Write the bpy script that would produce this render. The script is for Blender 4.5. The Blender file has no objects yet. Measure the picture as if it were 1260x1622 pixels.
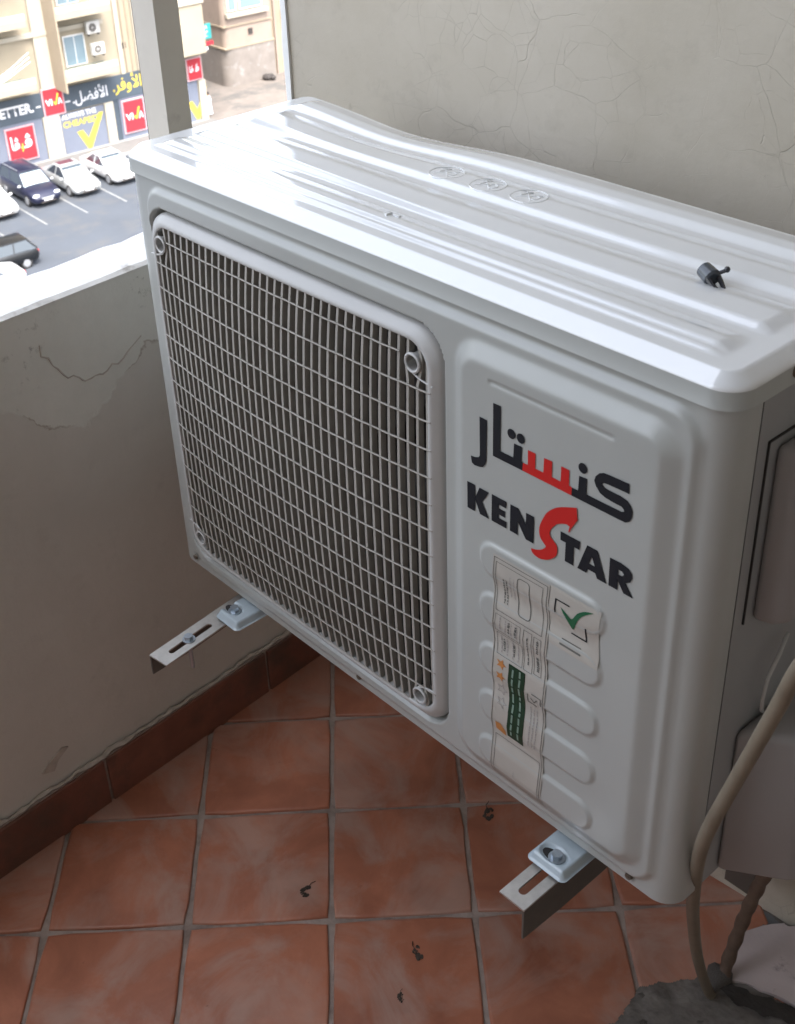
import bpy, bmesh, math, random
import numpy as np
from mathutils import Vector, Matrix
from mathutils.geometry import tessellate_polygon
random.seed(7)
SC = bpy.context.scene
COL = SC.collection
# ------------------------------------------------------------------ camera
CAM = np.array([1.2178, -0.6921, 0.9885])
RX = Vector((0.66177, 0.74844, -0.0432)).normalized()
FW = Vector((-0.65233, 0.54638, -0.52532)).normalized()
UX = RX.cross(FW).normalized(); RX = FW.cross(UX).normalized()
cd = bpy.data.cameras.new('camera'); cam = bpy.data.objects.new('camera', cd); COL.objects.link(cam)
cam.matrix_world = Matrix(((RX.x, UX.x, -FW.x, CAM[0]), (RX.y, UX.y, -FW.y, CAM[1]), (RX.z, UX.z, -FW.z, CAM[2]), (0, 0, 0, 1)))
cd.sensor_fit = 'HORIZONTAL'; cd.sensor_width = 36.0; cd.lens = 1994.17/1260*36
cd.shift_x = (630-578.1)/1260; cd.shift_y = -(811-722.4)/1260
cd.clip_start = 0.02; cd.clip_end = 600
cd.dof.use_dof = True; cd.dof.focus_distance = 1.35; cd.dof.aperture_fstop = 24
SC.camera = cam
# ------------------------------------------------------------------ sky, sun, exposure
SUN_EL, SUN_AZ = math.radians(58), math.radians(115)      # azimuth clockwise from +Y
W = bpy.data.worlds.new('World'); SC.world = W; W.use_nodes = True
nt = W.node_tree; bg = nt.nodes['Background']
sky = nt.nodes.new('ShaderNodeTexSky'); sky.sky_type = 'NISHITA'; sky.sun_disc = False
sky.sun_elevation = SUN_EL; sky.sun_rotation = SUN_AZ; sky.air_density = 1.0; sky.dust_density = 5.0; sky.ozone_density = 1.0
hs = nt.nodes.new('ShaderNodeHueSaturation'); hs.inputs['Saturation'].default_value = .42; nt.links.new(sky.outputs[0], hs.inputs['Color'])      # thin white haze over the whole sky
nt.links.new(hs.outputs[0], bg.inputs[0]); bg.inputs[1].default_value = 0.15
sl = bpy.data.lights.new('sun', 'SUN'); sl.energy = .5; sl.angle = math.radians(14); sl.color = (1, .95, .88)
so = bpy.data.objects.new('sun', sl); COL.objects.link(so)
sd = Vector((math.sin(SUN_AZ)*math.cos(SUN_EL), math.cos(SUN_AZ)*math.cos(SUN_EL), math.sin(SUN_EL)))
so.rotation_euler = sd.to_track_quat('Z', 'Y').to_euler(); so.location = (0, 0, 30)
SC.view_settings.view_transform = 'Standard'; SC.view_settings.look = 'None'
SC.view_settings.exposure = 2.78; SC.view_settings.gamma = 1.0
try:
    SC.view_settings.use_curve_mapping = False
    SC.cycles.use_denoising = True; SC.cycles.max_bounces = 8; SC.cycles.diffuse_bounces = 6
    SC.cycles.sample_clamp_indirect = 8
except Exception: pass
# ------------------------------------------------------------------ helpers
TH = 0.0801827; cT, sT = math.cos(TH), math.sin(TH)
def B(u, v, z): return (u*cT - v*sT, u*sT + v*cT, z)       # building frame -> world
ZF = -0.4754                                              # balcony floor
def mesh(name, V, F, mat=None, smooth=False, parent=None):
    m = bpy.data.meshes.new(name); m.from_pydata([tuple(map(float, v)) for v in V], [], F); m.update()
    o = bpy.data.objects.new(name, m); COL.objects.link(o)
    if mat: m.materials.append(mat)
    if smooth: m.polygons.foreach_set('use_smooth', [True]*len(m.polygons))
    if parent: o.parent = parent
    return o
def empty(name, loc=(0, 0, 0)):
    o = bpy.data.objects.new(name, None); COL.objects.link(o); o.location = loc; o.empty_display_size = .05
    return o
def tag(o, label=None, cat=None, group=None, kind=None):
    if label: o['label'] = label
    if cat: o['category'] = cat
    if group: o['group'] = group
    if kind: o['kind'] = kind
    return o
class MB:
    def __init__(s): s.b = bmesh.new(); s.M = Matrix()
    def box(s, x0, x1, y0, y1, z0, z1, M=None, bev=0, seg=2):
        r = bmesh.ops.create_cube(s.b, size=1)
        T = (M or Matrix()) @ Matrix.Translation(((x0+x1)/2, (y0+y1)/2, (z0+z1)/2)) @ Matrix.Diagonal((x1-x0, y1-y0, z1-z0, 1))
        bmesh.ops.transform(s.b, matrix=s.M @ T, verts=r['verts'])
        if bev:
            es = {e for v in r['verts'] for e in v.link_edges}
            bmesh.ops.bevel(s.b, geom=list(es), offset=bev, segments=seg, affect='EDGES', profile=.5)
        return s
    def cyl(s, p, q, r1, r2=None, n=16, cap=True):
        p, q = Vector(p), Vector(q); d = q-p
        T = Matrix.Translation((p+q)/2) @ d.to_track_quat('Z', 'Y').to_matrix().to_4x4()
        bmesh.ops.create_cone(s.b, cap_ends=cap, segments=n, radius1=r1, radius2=r1 if r2 is None else r2, depth=d.length, matrix=s.M @ T)
        return s
    def tube(s, pts, r, n=8, closed=False, taper=None):
        P = [Vector(p) for p in pts]; N = len(P); rings = []; x = None
        for i, p in enumerate(P):
            a = P[(i-1) % N] if (closed or i) else P[i]; b = P[(i+1) % N] if (closed or i < N-1) else P[i]
            t = (b-a).normalized()
            if x is None: x = t.cross(Vector((0, 0, 1)) if abs(t.z) < .9 else Vector((1, 0, 0)))
            x = (x-t*x.dot(t)).normalized(); y = t.cross(x)
            rr = r*(taper[i] if taper else 1)
            rings.append([s.b.verts.new(s.M @ (p + x*rr*math.cos(k*2*math.pi/n) + y*rr*math.sin(k*2*math.pi/n))) for k in range(n)])
        for i in range(N if closed else N-1):
            A, C = rings[i], rings[(i+1) % N]
            for k in range(n): s.b.faces.new((A[k], A[(k+1) % n], C[(k+1) % n], C[k]))
        if not closed: s.b.faces.new(rings[0]); s.b.faces.new(rings[-1][::-1])
        return s
    def prism(s, pts, z0, z1, M=None, bev=0):
        M = s.M @ (M or Matrix())
        lo = [s.b.verts.new(M @ Vector((x, y, z0))) for x, y in pts]; hi = [s.b.verts.new(M @ Vector((x, y, z1))) for x, y in pts]
        n = len(pts); fs = [s.b.faces.new(lo[::-1]), s.b.faces.new(hi)]
        for i in range(n): fs.append(s.b.faces.new((lo[i], lo[(i+1) % n], hi[(i+1) % n], hi[i])))
        if bev:
            es = {e for f in fs for e in f.edges}
            bmesh.ops.bevel(s.b, geom=list(es), offset=bev, segments=3, affect='EDGES', profile=.5)
        return s
    def sphere(s, c, r, sc=(1, 1, 1), n=12):
        T = Matrix.Translation(c) @ Matrix.Diagonal((r*sc[0], r*sc[1], r*sc[2], 1))
        bmesh.ops.create_uvsphere(s.b, u_segments=n, v_segments=max(6, n//2), radius=1, matrix=s.M @ T); return s
    def build(s, name, mat=None, parent=None, smooth=False):
        bmesh.ops.recalc_face_normals(s.b, faces=s.b.faces[:])
        m = bpy.data.meshes.new(name); s.b.to_mesh(m); s.b.free()
        o = bpy.data.objects.new(name, m); COL.objects.link(o)
        if mat: m.materials.append(mat)
        if parent: o.parent = parent
        if smooth:
            m.polygons.foreach_set('use_smooth', [True]*len(m.polygons))
            try: m.set_sharp_from_angle(angle=math.radians(38))
            except Exception: pass
        return o
def sstep(a, b, x):
    t = np.clip((x-a)/(b-a), 0, 1); return t*t*(3-2*t)
def rr(x, z, x0, x1, z0, z1, r):                           # inside distance (positive inside) of a rounded rectangle
    qx = np.abs(x-(x0+x1)/2)-(x1-x0)/2+r; qz = np.abs(z-(z0+z1)/2)-(z1-z0)/2+r
    return r-(np.hypot(np.maximum(qx, 0), np.maximum(qz, 0))+np.minimum(np.maximum(qx, qz), 0))
# ------------------------------------------------------------------ materials
def mat(name, col, rough=.5, metal=0., coat=0., spec=.5, bump=0, bscale=50, var=0, vscale=8, obj_rand=0, dirt=None, dscale=6, dlo=.5, dhi=.7, rvar=0, coords='Object'):
    m = bpy.data.materials.new(name); m.use_nodes = True; n = m.node_tree; L = n.links.new
    p = n.nodes['Principled BSDF']; p.inputs['Roughness'].default_value = rough; p.inputs['Metallic'].default_value = metal
    p.inputs['Coat Weight'].default_value = coat; p.inputs['Coat Roughness'].default_value = .06; p.inputs['Specular IOR Level'].default_value = spec
    p.inputs['Base Color'].default_value = (*col, 1)
    tc = n.nodes.new('ShaderNodeTexCoord'); out = None
    def noise(sc, det=5, rg=.6):
        t = n.nodes.new('ShaderNodeTexNoise'); t.inputs['Scale'].default_value = sc; t.inputs['Detail'].default_value = det; t.inputs['Roughness'].default_value = rg
        L(vec, t.inputs['Vector']); return t.outputs['Fac']
    vec = tc.outputs[coords]
    if obj_rand:
        oi = n.nodes.new('ShaderNodeObjectInfo'); mul = n.nodes.new('ShaderNodeVectorMath'); mul.operation = 'MULTIPLY_ADD'
        cb = n.nodes.new('ShaderNodeCombineXYZ'); 
        for k in range(3): L(oi.outputs['Random'], cb.inputs[k])
        L(cb.outputs[0], mul.inputs[0]); mul.inputs[1].default_value = (37, 91, 53); L(vec, mul.inputs[2]); vec = mul.outputs[0]
    if var or dirt or obj_rand:
        mr = n.nodes.new('ShaderNodeMapRange'); L(noise(vscale), mr.inputs['Value']); mr.inputs['From Min'].default_value = .3; mr.inputs['From Max'].default_value = .7
        mr.inputs['To Min'].default_value = 1-var; mr.inputs['To Max'].default_value = 1+var
        fac = mr.outputs[0]
        if obj_rand:
            m2 = n.nodes.new('ShaderNodeMapRange'); L(oi.outputs['Random'], m2.inputs['Value']); m2.inputs['To Min'].default_value = 1-obj_rand; m2.inputs['To Max'].default_value = 1+obj_rand
            mm = n.nodes.new('ShaderNodeMath'); mm.operation = 'MULTIPLY'; L(fac, mm.inputs[0]); L(m2.outputs[0], mm.inputs[1]); fac = mm.outputs[0]
        vm = n.nodes.new('ShaderNodeVectorMath'); vm.operation = 'SCALE'; vm.inputs[0].default_value = col; L(fac, vm.inputs['Scale']); out = vm.outputs[0]
    if dirt:
        r2 = n.nodes.new('ShaderNodeMapRange'); L(noise(dscale, 8, .65), r2.inputs['Value']); r2.inputs['From Min'].default_value = dlo; r2.inputs['From Max'].default_value = dhi
        mx = n.nodes.new('ShaderNodeMix'); mx.data_type = 'RGBA'; L(r2.outputs[0], mx.inputs['Factor']); L(out, mx.inputs['A']); mx.inputs['B'].default_value = (*dirt, 1); out = mx.outputs['Result']
    if out: L(out, p.inputs['Base Color'])
    if rvar:
        r3 = n.nodes.new('ShaderNodeMapRange'); L(noise(vscale*2.3), r3.inputs['Value']); r3.inputs['From Min'].default_value = .3; r3.inputs['From Max'].default_value = .7
        r3.inputs['To Min'].default_value = rough-rvar; r3.inputs['To Max'].default_value = rough+rvar; L(r3.outputs[0], p.inputs['Roughness'])
    if bump:
        bp = n.nodes.new('ShaderNodeBump'); bp.inputs['Strength'].default_value = bump; bp.inputs['Distance'].default_value = .002
        L(noise(bscale, 8), bp.inputs['Height']); L(bp.outputs[0], p.inputs['Normal'])
    m['p'] = 0
    return m
M_white = mat('white_enamel_shaded', (.38, .393, .376), .36, coat=.45, bump=.015, bscale=500, var=.02, vscale=12, rvar=.06)  # same paint as the lid, darkened for the dimmer upright faces
M_lid = mat('white_enamel_lit', (.76, .78, .79), .19, coat=1, bump=.01, bscale=300, var=.015, vscale=12, rvar=.05)  # same paint as the front, lightened to carry light from above
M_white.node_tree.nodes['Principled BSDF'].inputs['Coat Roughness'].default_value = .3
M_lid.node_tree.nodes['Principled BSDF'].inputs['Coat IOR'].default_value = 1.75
M_grille = mat('grille_plastic', (.33, .315, .285), .5, var=.08, vscale=30)
M_bar = mat('grille_bar_plastic', (.30, .28, .25), .5, var=.08, vscale=30)
M_rim = mat('grille_rim_plastic', (.46, .46, .45), .42, coat=.1, var=.03, vscale=15)
M_dark = mat('cavity_dark', (.018, .016, .015), .7)
M_fan = mat('fan_plastic', (.03, .028, .026), .5)
M_fins = mat('condenser_fins', (.035, .03, .027), .5, metal=.3, var=.2, vscale=60)
M_side = mat('side_enamel_shaded', (.29, .295, .295), .45, coat=.1, var=.05, vscale=10)  # the unit's white enamel, shade of the service side put into its colour
M_cover = mat('valve_cover_plastic', (.28, .265, .26), .5, var=.04, vscale=8)
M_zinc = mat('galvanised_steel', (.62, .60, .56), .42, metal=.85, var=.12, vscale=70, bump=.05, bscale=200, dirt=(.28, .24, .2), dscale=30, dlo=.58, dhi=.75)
M_zincweb = mat('galvanised_steel_shaded', (.13, .115, .10), .5, metal=.3, var=.1, vscale=30)  # same galvanised steel, the dark floor's reflection put into its colour
M_foot = mat('foot_white_enamel', (.40, .47, .51), .28, coat=.5, var=.04, vscale=40)
M_bolt = mat('bolt_steel', (.50, .56, .62), .3, metal=.9, var=.1, vscale=200)
M_black = mat('black_print', (.012, .013, .017), .6, spec=.25)
M_red = mat('red_print', (.50, .018, .016), .4)
M_ink = mat('label_ink', (.12, .12, .11), .6)
M_inkl = mat('label_ink_pale', (.30, .28, .27), .6)
M_paper = mat('label_paper', (.42, .40, .36), .35, var=.05, vscale=25, coat=.3)
M_green = mat('label_green', (.012, .11, .05), .5)
M_greend = mat('label_dark_green', (.008, .035, .016), .5)
M_orange = mat('label_orange', (.48, .20, .06), .5)
M_pipe = mat('hose_beige', (.18, .15, .11), .5, var=.15, vscale=25, dirt=(.16, .12, .08), dscale=12, dlo=.5, dhi=.75)
M_pipeb = mat('hose_brown', (.13, .085, .06), .7, var=.3, vscale=40, bump=.4, bscale=90)
M_grout = mat('grout', (.33, .27, .235), .9, var=.25, vscale=25, bump=.6, bscale=150, dirt=(.17, .12, .10), dscale=10, dlo=.5, dhi=.7)
M_clip = mat('black_clip_plastic', (.03, .032, .04), .25, coat=.4)
M_conc = mat('broken_cement', (.15, .135, .12), .95, var=.35, vscale=35, bump=1, bscale=70, dirt=(.08, .065, .055), dscale=14, dlo=.45, dhi=.7)
M_crev = mat('shaded_crevice', (.035, .03, .026), .9, var=.3, vscale=60, bump=1, bscale=80)  # near-black colour stands for shade in the gap below the slab
M_slab = mat('pink_stone', (.50, .43, .42), .6, var=.12, vscale=14, bump=.3, bscale=60, dirt=(.16, .12, .12), dscale=20, dlo=.6, dhi=.72)
M_bluecem = mat('wet_cement', (.13, .135, .14), .7, var=.2, vscale=20, bump=.5, bscale=50)
M_dirt = mat('dirt_crumbs', (.06, .045, .035), .95, var=.3, vscale=100)
M_post = mat('post_paint', (.60, .56, .49), .6, var=.06, vscale=10, bump=.1, bscale=60, dirt=(.33, .28, .24), dscale=7, dlo=.6, dhi=.8)
M_trim = mat('white_trim', (.78, .78, .76), .5, var=.05, vscale=20, bump=.2, bscale=60)
def nn(m): return m.node_tree.nodes, m.node_tree.links.new
def tile_mat():
    m = bpy.data.materials.new('terracotta_tile'); m.use_nodes = True; N, L = nn(m); p = N['Principled BSDF']
    oi = N.new('ShaderNodeObjectInfo'); tc = N.new('ShaderNodeTexCoord')
    cb = N.new('ShaderNodeVectorMath'); cb.operation = 'MULTIPLY_ADD'; c3 = N.new('ShaderNodeCombineXYZ')
    for k in range(3): L(oi.outputs['Random'], c3.inputs[k])
    L(c3.outputs[0], cb.inputs[0]); cb.inputs[1].default_value = (31, 17, 43); L(tc.outputs['Object'], cb.inputs[2])
    def noise(s, d=6, r=.6, dist=0, v=cb.outputs[0]):
        t = N.new('ShaderNodeTexNoise'); t.inputs['Scale'].default_value = s; t.inputs['Detail'].default_value = d; t.inputs['Roughness'].default_value = r; t.inputs['Distortion'].default_value = dist
        L(v, t.inputs['Vector']); return t.outputs['Fac']
    def ramp(f, stops):
        r = N.new('ShaderNodeValToRGB'); e = r.color_ramp.elements
        while len(e) < len(stops): e.new(.5)
        for k, (a, c) in enumerate(stops): e[k].position = a; e[k].color = (*c, 1)
        L(f, r.inputs[0]); return r.outputs[0]
    def mix(f, a, b, bt='MIX'):
        x = N.new('ShaderNodeMix'); x.data_type = 'RGBA'; x.blend_type = bt
        if hasattr(f, 'links'): L(f, x.inputs['Factor'])
        else: x.inputs['Factor'].default_value = f
        for s, v in (('A', a), ('B', b)):
            if hasattr(v, 'links'): L(v, x.inputs[s])
            else: x.inputs[s].default_value = (*v, 1)
        return x.outputs['Result']
    base = ramp(noise(9, 6, .6, .6), [(.3, (.27, .10, .058)), (.5, (.36, .135, .078)), (.72, (.46, .18, .105))])
    haze = ramp(noise(7.5, 5, .62, .8), [(.44, (0, 0, 0)), (.62, (1, 1, 1))])
    hz = N.new('ShaderNodeMath'); hz.operation = 'MULTIPLY'; L(haze, hz.inputs[0]); hz.inputs[1].default_value = .46
    c = mix(hz.outputs[0], base, (.42, .33, .28))
    spots = ramp(noise(38, 4, .7), [(.70, (0, 0, 0)), (.76, (1, 1, 1))]); sp = N.new('ShaderNodeMath'); sp.operation = 'MULTIPLY'; L(spots, sp.inputs[0]); sp.inputs[1].default_value = .5
    c = mix(sp.outputs[0], c, (.09, .045, .03))
    r1 = N.new('ShaderNodeMapRange'); L(oi.outputs['Random'], r1.inputs[0]); r1.inputs[3].default_value = .86; r1.inputs[4].default_value = 1.14
    sc = N.new('ShaderNodeVectorMath'); sc.operation = 'SCALE'; L(c, sc.inputs[0]); L(r1.outputs[0], sc.inputs['Scale'])
    L(sc.outputs[0], p.inputs['Base Color'])
    rg = N.new('ShaderNodeMapRange'); L(haze, rg.inputs[0]); rg.inputs[3].default_value = .38; rg.inputs[4].default_value = .62; L(rg.outputs[0], p.inputs['Roughness'])
    bp = N.new('ShaderNodeBump'); bp.inputs['Strength'].default_value = .35; bp.inputs['Distance'].default_value = .002; L(noise(28, 8, .6), bp.inputs['Height']); L(bp.outputs[0], p.inputs['Normal'])
    return m
M_tile = tile_mat()
M_skirt = mat('skirting_tile', (.19, .075, .05), .5, var=.2, vscale=14, bump=.2, bscale=60, obj_rand=.12, dirt=(.10, .06, .045), dscale=9, dlo=.5, dhi=.7)
def wall_mat(name, c0, c1, crack=.0, patch=False):
    m = bpy.data.materials.new(name); m.use_nodes = True; N, L = nn(m); p = N['Principled BSDF']; p.inputs['Roughness'].default_value = .85
    p.inputs['Specular IOR Level'].default_value = .2
    tc = N.new('ShaderNodeTexCoord'); V = tc.outputs['Object']
    def noise(s, d=6, r=.6, dist=0, v=V, out='Fac'):
        t = N.new('ShaderNodeTexNoise'); t.inputs['Scale'].default_value = s; t.inputs['Detail'].default_value = d; t.inputs['Roughness'].default_value = r; t.inputs['Distortion'].default_value = dist
        L(v, t.inputs['Vector']); return t.outputs[out]
    def mrange(f, a, b, c=0, d=1):
        r = N.new('ShaderNodeMapRange'); L(f, r.inputs[0]); 
        for k, x in enumerate((a, b, c, d)): r.inputs[k+1].default_value = x
        return r.outputs[0]
    def mix(f, a, b, bt='MIX'):
        x = N.new('ShaderNodeMix'); x.data_type = 'RGBA'; x.blend_type = bt; L(f, x.inputs['Factor'])
        for s, v in (('A', a), ('B', b)):
            if hasattr(v, 'links'): L(v, x.inputs[s])
            else: x.inputs[s].default_value = (*v, 1)
        return x.outputs['Result']
    def math2(op, a, b):
        x = N.new('ShaderNodeMath'); x.operation = op
        for k, v in enumerate((a, b)):
            if hasattr(v, 'links'): L(v, x.inputs[k])
            else: x.inputs[k].default_value = v
        return x.outputs[0]
    c = mix(mrange(noise(3.2, 7, .62), .35, .65), c0, c1)
    c = mix(mrange(noise(22, 6, .7), .56, .8, 0, .35), c, tuple(x*.72 for x in c0))
    h = noise(45, 9, .65)
    if crack:
        nv = noise(3.5, 4, .6, 0, V, 'Color'); va = N.new('ShaderNodeVectorMath'); va.operation = 'MULTIPLY_ADD'; L(nv, va.inputs[0]); va.inputs[1].default_value = (.10,)*3; L(V, va.inputs[2])
        total = None
        for s, w in ((7.5, .0042), (13, .0055), (26, .008)):
            vo = N.new('ShaderNodeTexVoronoi'); vo.feature = 'DISTANCE_TO_EDGE'; vo.inputs['Scale'].default_value = s; L(va.outputs[0], vo.inputs['Vector'])
            k = mrange(vo.outputs['Distance'], 0, w, 1, 0)
            k = math2('MULTIPLY', k, mrange(noise(2.2*s/5, 3), .46, .60))
            total = k if total is None else math2('MAXIMUM', total, k)
        c = mix(math2('MULTIPLY', total, crack*.8), c, tuple(x*.42 for x in c0))
        h = math2('SUBTRACT', h, math2('MULTIPLY', total, .8))
    if patch:                                             # the upper band where the paint has peeled, its ragged lower edge dipping in a point
        sx = N.new('ShaderNodeSeparateXYZ'); L(V, sx.inputs[0])
        dip = math2('MULTIPLY', mrange(math2('ABSOLUTE', math2('SUBTRACT', sx.outputs[0], -.03), 0), 0, .12, 1, 0), .085)
        edge = math2('SUBTRACT', .235, dip)
        edge = math2('ADD', edge, math2('MULTIPLY', math2('SUBTRACT', noise(14, 5, .6), .5), .09))
        d = math2('SUBTRACT', sx.outputs[2], edge)
        pm = mrange(d, -.003, .004)
        c2 = mix(mrange(noise(10, 6, .7), .4, .65), (.655, .655, .60), (.72, .715, .66))
        c = mix(math2('MULTIPLY', pm, .75), c, c2)
        ln = math2('MULTIPLY', mrange(math2('ABSOLUTE', d, 0), .0, .003, 1, 0), mrange(noise(9, 2), .45, .55))
        c = mix(math2('MULTIPLY', ln, .6), c, (.24, .17, .12))
        sm = math2('MULTIPLY', mrange(noise(60, 5, .75), .56, .66), mrange(noise(7, 2), .56, .66))
        c = mix(math2('MULTIPLY', math2('MULTIPLY', sm, pm), .8), c, (.14, .13, .11))
        h = math2('ADD', h, math2('MULTIPLY', pm, -1.2))
    L(c, p.inputs['Base Color'])
    bp = N.new('ShaderNodeBump'); bp.inputs['Strength'].default_value = .35; bp.inputs['Distance'].default_value = .003; L(h, bp.inputs['Height']); L(bp.outputs[0], p.inputs['Normal'])
    return m
M_wall = wall_mat('plaster_wall', (.53, .485, .40), (.61, .565, .485), crack=.36)
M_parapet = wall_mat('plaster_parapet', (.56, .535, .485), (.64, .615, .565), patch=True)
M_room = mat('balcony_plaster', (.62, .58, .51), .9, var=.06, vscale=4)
M_roomd = mat('balcony_side_paint', (.48, .45, .40), .9, var=.06, vscale=4)
M_ceil = mat('ceiling_paint', (.66, .63, .58), .9)
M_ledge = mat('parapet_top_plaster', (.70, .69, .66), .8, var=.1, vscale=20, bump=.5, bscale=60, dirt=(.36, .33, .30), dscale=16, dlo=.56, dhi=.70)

# ================================================================== BALCONY
U0, VW, TOP, UO = -0.140, 0.377, 0.3487, -0.229
def bbox(name, u0, u1, v0, v1, z0, z1, m, kind='structure', parent=None):   # box in the building frame; object origin at the frame's origin
    b = MB().box(u0, u1, v0, v1, z0, z1).build(name, m, parent); b.rotation_euler.z = TH
    if kind: b['kind'] = kind
    return b
UE, VS, ZC = 2.3, -2.8, 2.9
floor = bbox('floor', U0-.05, UE, VS, VW+.05, ZF-.16, ZF-.0042, M_grout)
ceil = bbox('ceiling', -.14, UE+.1, VS-.1, VW+.1, ZC, ZC+.16, M_ceil)
wall_side = bbox('wall_side', UE, UE+.12, VS, VW, ZF, ZC, M_roomd)
wall_behind = bbox('wall_behind', -.229, UE+.1, VS-.12, VS, ZF, ZC, M_room)
# back wall, thick, with a slightly wavering plastered arris
wb = empty('plaster_wall'); wb.rotation_euler.z = TH
tag(wb, 'cracked beige plaster wall behind the air conditioner, lit at its outer edge', 'wall')
w1 = MB().box(U0+.012, UE, VW, VW+.18, ZF-.3, ZC).build('wall_face', M_wall, wb)
def ledge_strip(x0, x1, y0, y1, z0, z1, n, axis, amp, name, m, parent, seed):
    rnd = random.Random(seed); b = bmesh.new(); prev = None
    for i in range(n+1):
        t = i/n
        if axis == 'z':
            z = z0+(z1-z0)*t; q = [(x0-.010+rnd.uniform(-amp, amp), y0+.010+rnd.uniform(-amp, amp)*.5), (x1+rnd.uniform(-amp, amp), y0+rnd.uniform(-amp, amp)*.3), (x1, y1), (x0-.010, y1)]
            c = [b.verts.new((px, py, z)) for px, py in q]
        else:
            y = y0+(y1-y0)*t; q = [(x0+rnd.uniform(-amp, amp), z1-.004+rnd.uniform(-amp, amp)), (x0+.008, z1+rnd.uniform(-amp, amp)*.4), ((x0+x1)/2+rnd.uniform(-.01, .01), z1+rnd.uniform(-amp, amp)*.6),
                 (x1-.006, z1+rnd.uniform(-amp, amp)*.3), (x1, z1-.004), (x1, z0), (x0, z0)]
            c = [b.verts.new((px, y, pz)) for px, pz in q]
        if prev:
            k = len(c)
            for j in range(k): b.faces.new((prev[j], prev[(j+1) % k], c[(j+1) % k], c[j]))
        else: b.faces.new(c)
        prev = c
    b.faces.new(prev[::-1]); bmesh.ops.recalc_face_normals(b, faces=b.faces[:])
    me = bpy.data.meshes.new(name); b.to_mesh(me); b.free(); o = bpy.data.objects.new(name, me); COL.objects.link(o); me.materials.append(m); o.parent = parent
    return o
ledge_strip(U0+.0005, U0+.0115, VW-.004, VW+.17, TOP, ZC, 70, 'z', .0012, 'edge_trim', M_trim, wb, 3)
pr = empty('parapet_wall'); pr.rotation_euler.z = TH
tag(pr, 'low plastered balcony parapet with peeling paint and a bright worn top', 'parapet')
# the inner face: object space x carries the run of the wall, so the patch can sit where it is
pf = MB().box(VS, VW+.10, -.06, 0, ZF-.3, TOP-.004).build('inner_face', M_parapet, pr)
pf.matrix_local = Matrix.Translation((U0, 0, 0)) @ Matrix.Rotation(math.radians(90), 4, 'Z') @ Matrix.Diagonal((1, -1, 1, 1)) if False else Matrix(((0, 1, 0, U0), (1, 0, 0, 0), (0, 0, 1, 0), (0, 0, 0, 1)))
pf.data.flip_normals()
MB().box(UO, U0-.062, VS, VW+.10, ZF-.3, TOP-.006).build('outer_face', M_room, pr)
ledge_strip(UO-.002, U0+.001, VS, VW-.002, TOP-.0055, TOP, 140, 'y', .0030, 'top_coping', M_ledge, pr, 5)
# peeled crust left around the patch, and a crumbled fixing hole lower down
def crust(name, pts, r, m, parent, seed):
    rnd = random.Random(seed); b = MB()
    P = []
    for (a, c), (d, e) in zip(pts[:-1], pts[1:]):
        for t in (0, .33, .66): P.append((U0+.0005, a+(d-a)*t+rnd.uniform(-.003, .003), c+(e-c)*t+rnd.uniform(-.003, .003)))
    P.append((U0+.0005, *pts[-1]))
    b.tube(P, r, 5, taper=[rnd.uniform(.5, 1.3) for _ in P]); return b.build(name, m, parent)
M_crust = mat('paint_crust', (.48, .43, .38), .9, var=.2, vscale=60)
crust('paint_crust', [(-.075, .292), (-.060, .262), (-.040, .236), (-.02, .226), (.0, .220), (.02, .224), (.045, .228), (.08, .25)], .0011, M_crust, pr, 2)
MB().prism([(-.205, -.352), (-.19, -.340), (-.165, -.328), (-.155, -.333), (-.175, -.345), (-.185, -.36)], 0, .0025, Matrix(((0, 0, 1, U0), (1, 0, 0, 0), (0, 1, 0, 0), (0, 0, 0, 1)))).build('plaster_chip', M_crust, pr)
post = empty('steel_post'); post.rotation_euler.z = TH
tag(post, 'beige painted square post rising from the parapet top', 'post')
MB().box(-.183, U0+.001, .168, .206, TOP-.003, ZC).build('shaft', M_post, post)
MB().box(-.1855, -.1833, .169, .2, TOP, ZC).build('dark_edge_strip', M_dark, post)  # thin dark strip along the outer edge of the shaft
# skirting tiles along the parapet: one piece every 0.33 m, the joint where the photo shows it
SKJ = -.107
v = SKJ-.33*5; k = 0
while v < VW-.01:
    a, c = max(v, VS)+.0025, min(v+.33, VW)-.0025
    if c > a:
        t = MB().box(0, .012, 0, c-a, 0, .0885+random.uniform(-.001, .001), bev=.0012, seg=1).build('skirting_tile', M_skirt, pr)
        t.location = (U0+.0012, a, ZF-.004)
    v += .33
gr = MB().box(U0+.0005, U0+.009, VS, VW, ZF-.008, ZF+.0865).build('skirting_grout', M_grout, pr)
# ragged plaster edge above the skirting
P = []; rnd = random.Random(9); v = -.8
while v < VW-.02: P.append((U0+.004+rnd.uniform(-.001, .002), v, ZF+.0865+rnd.uniform(-.001, .0035))); v += .012
MB().tube(P, .0042, 5, taper=[rnd.uniform(.4, 1.2) for _ in P]).build('plaster_edge', M_crust, pr)

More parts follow.
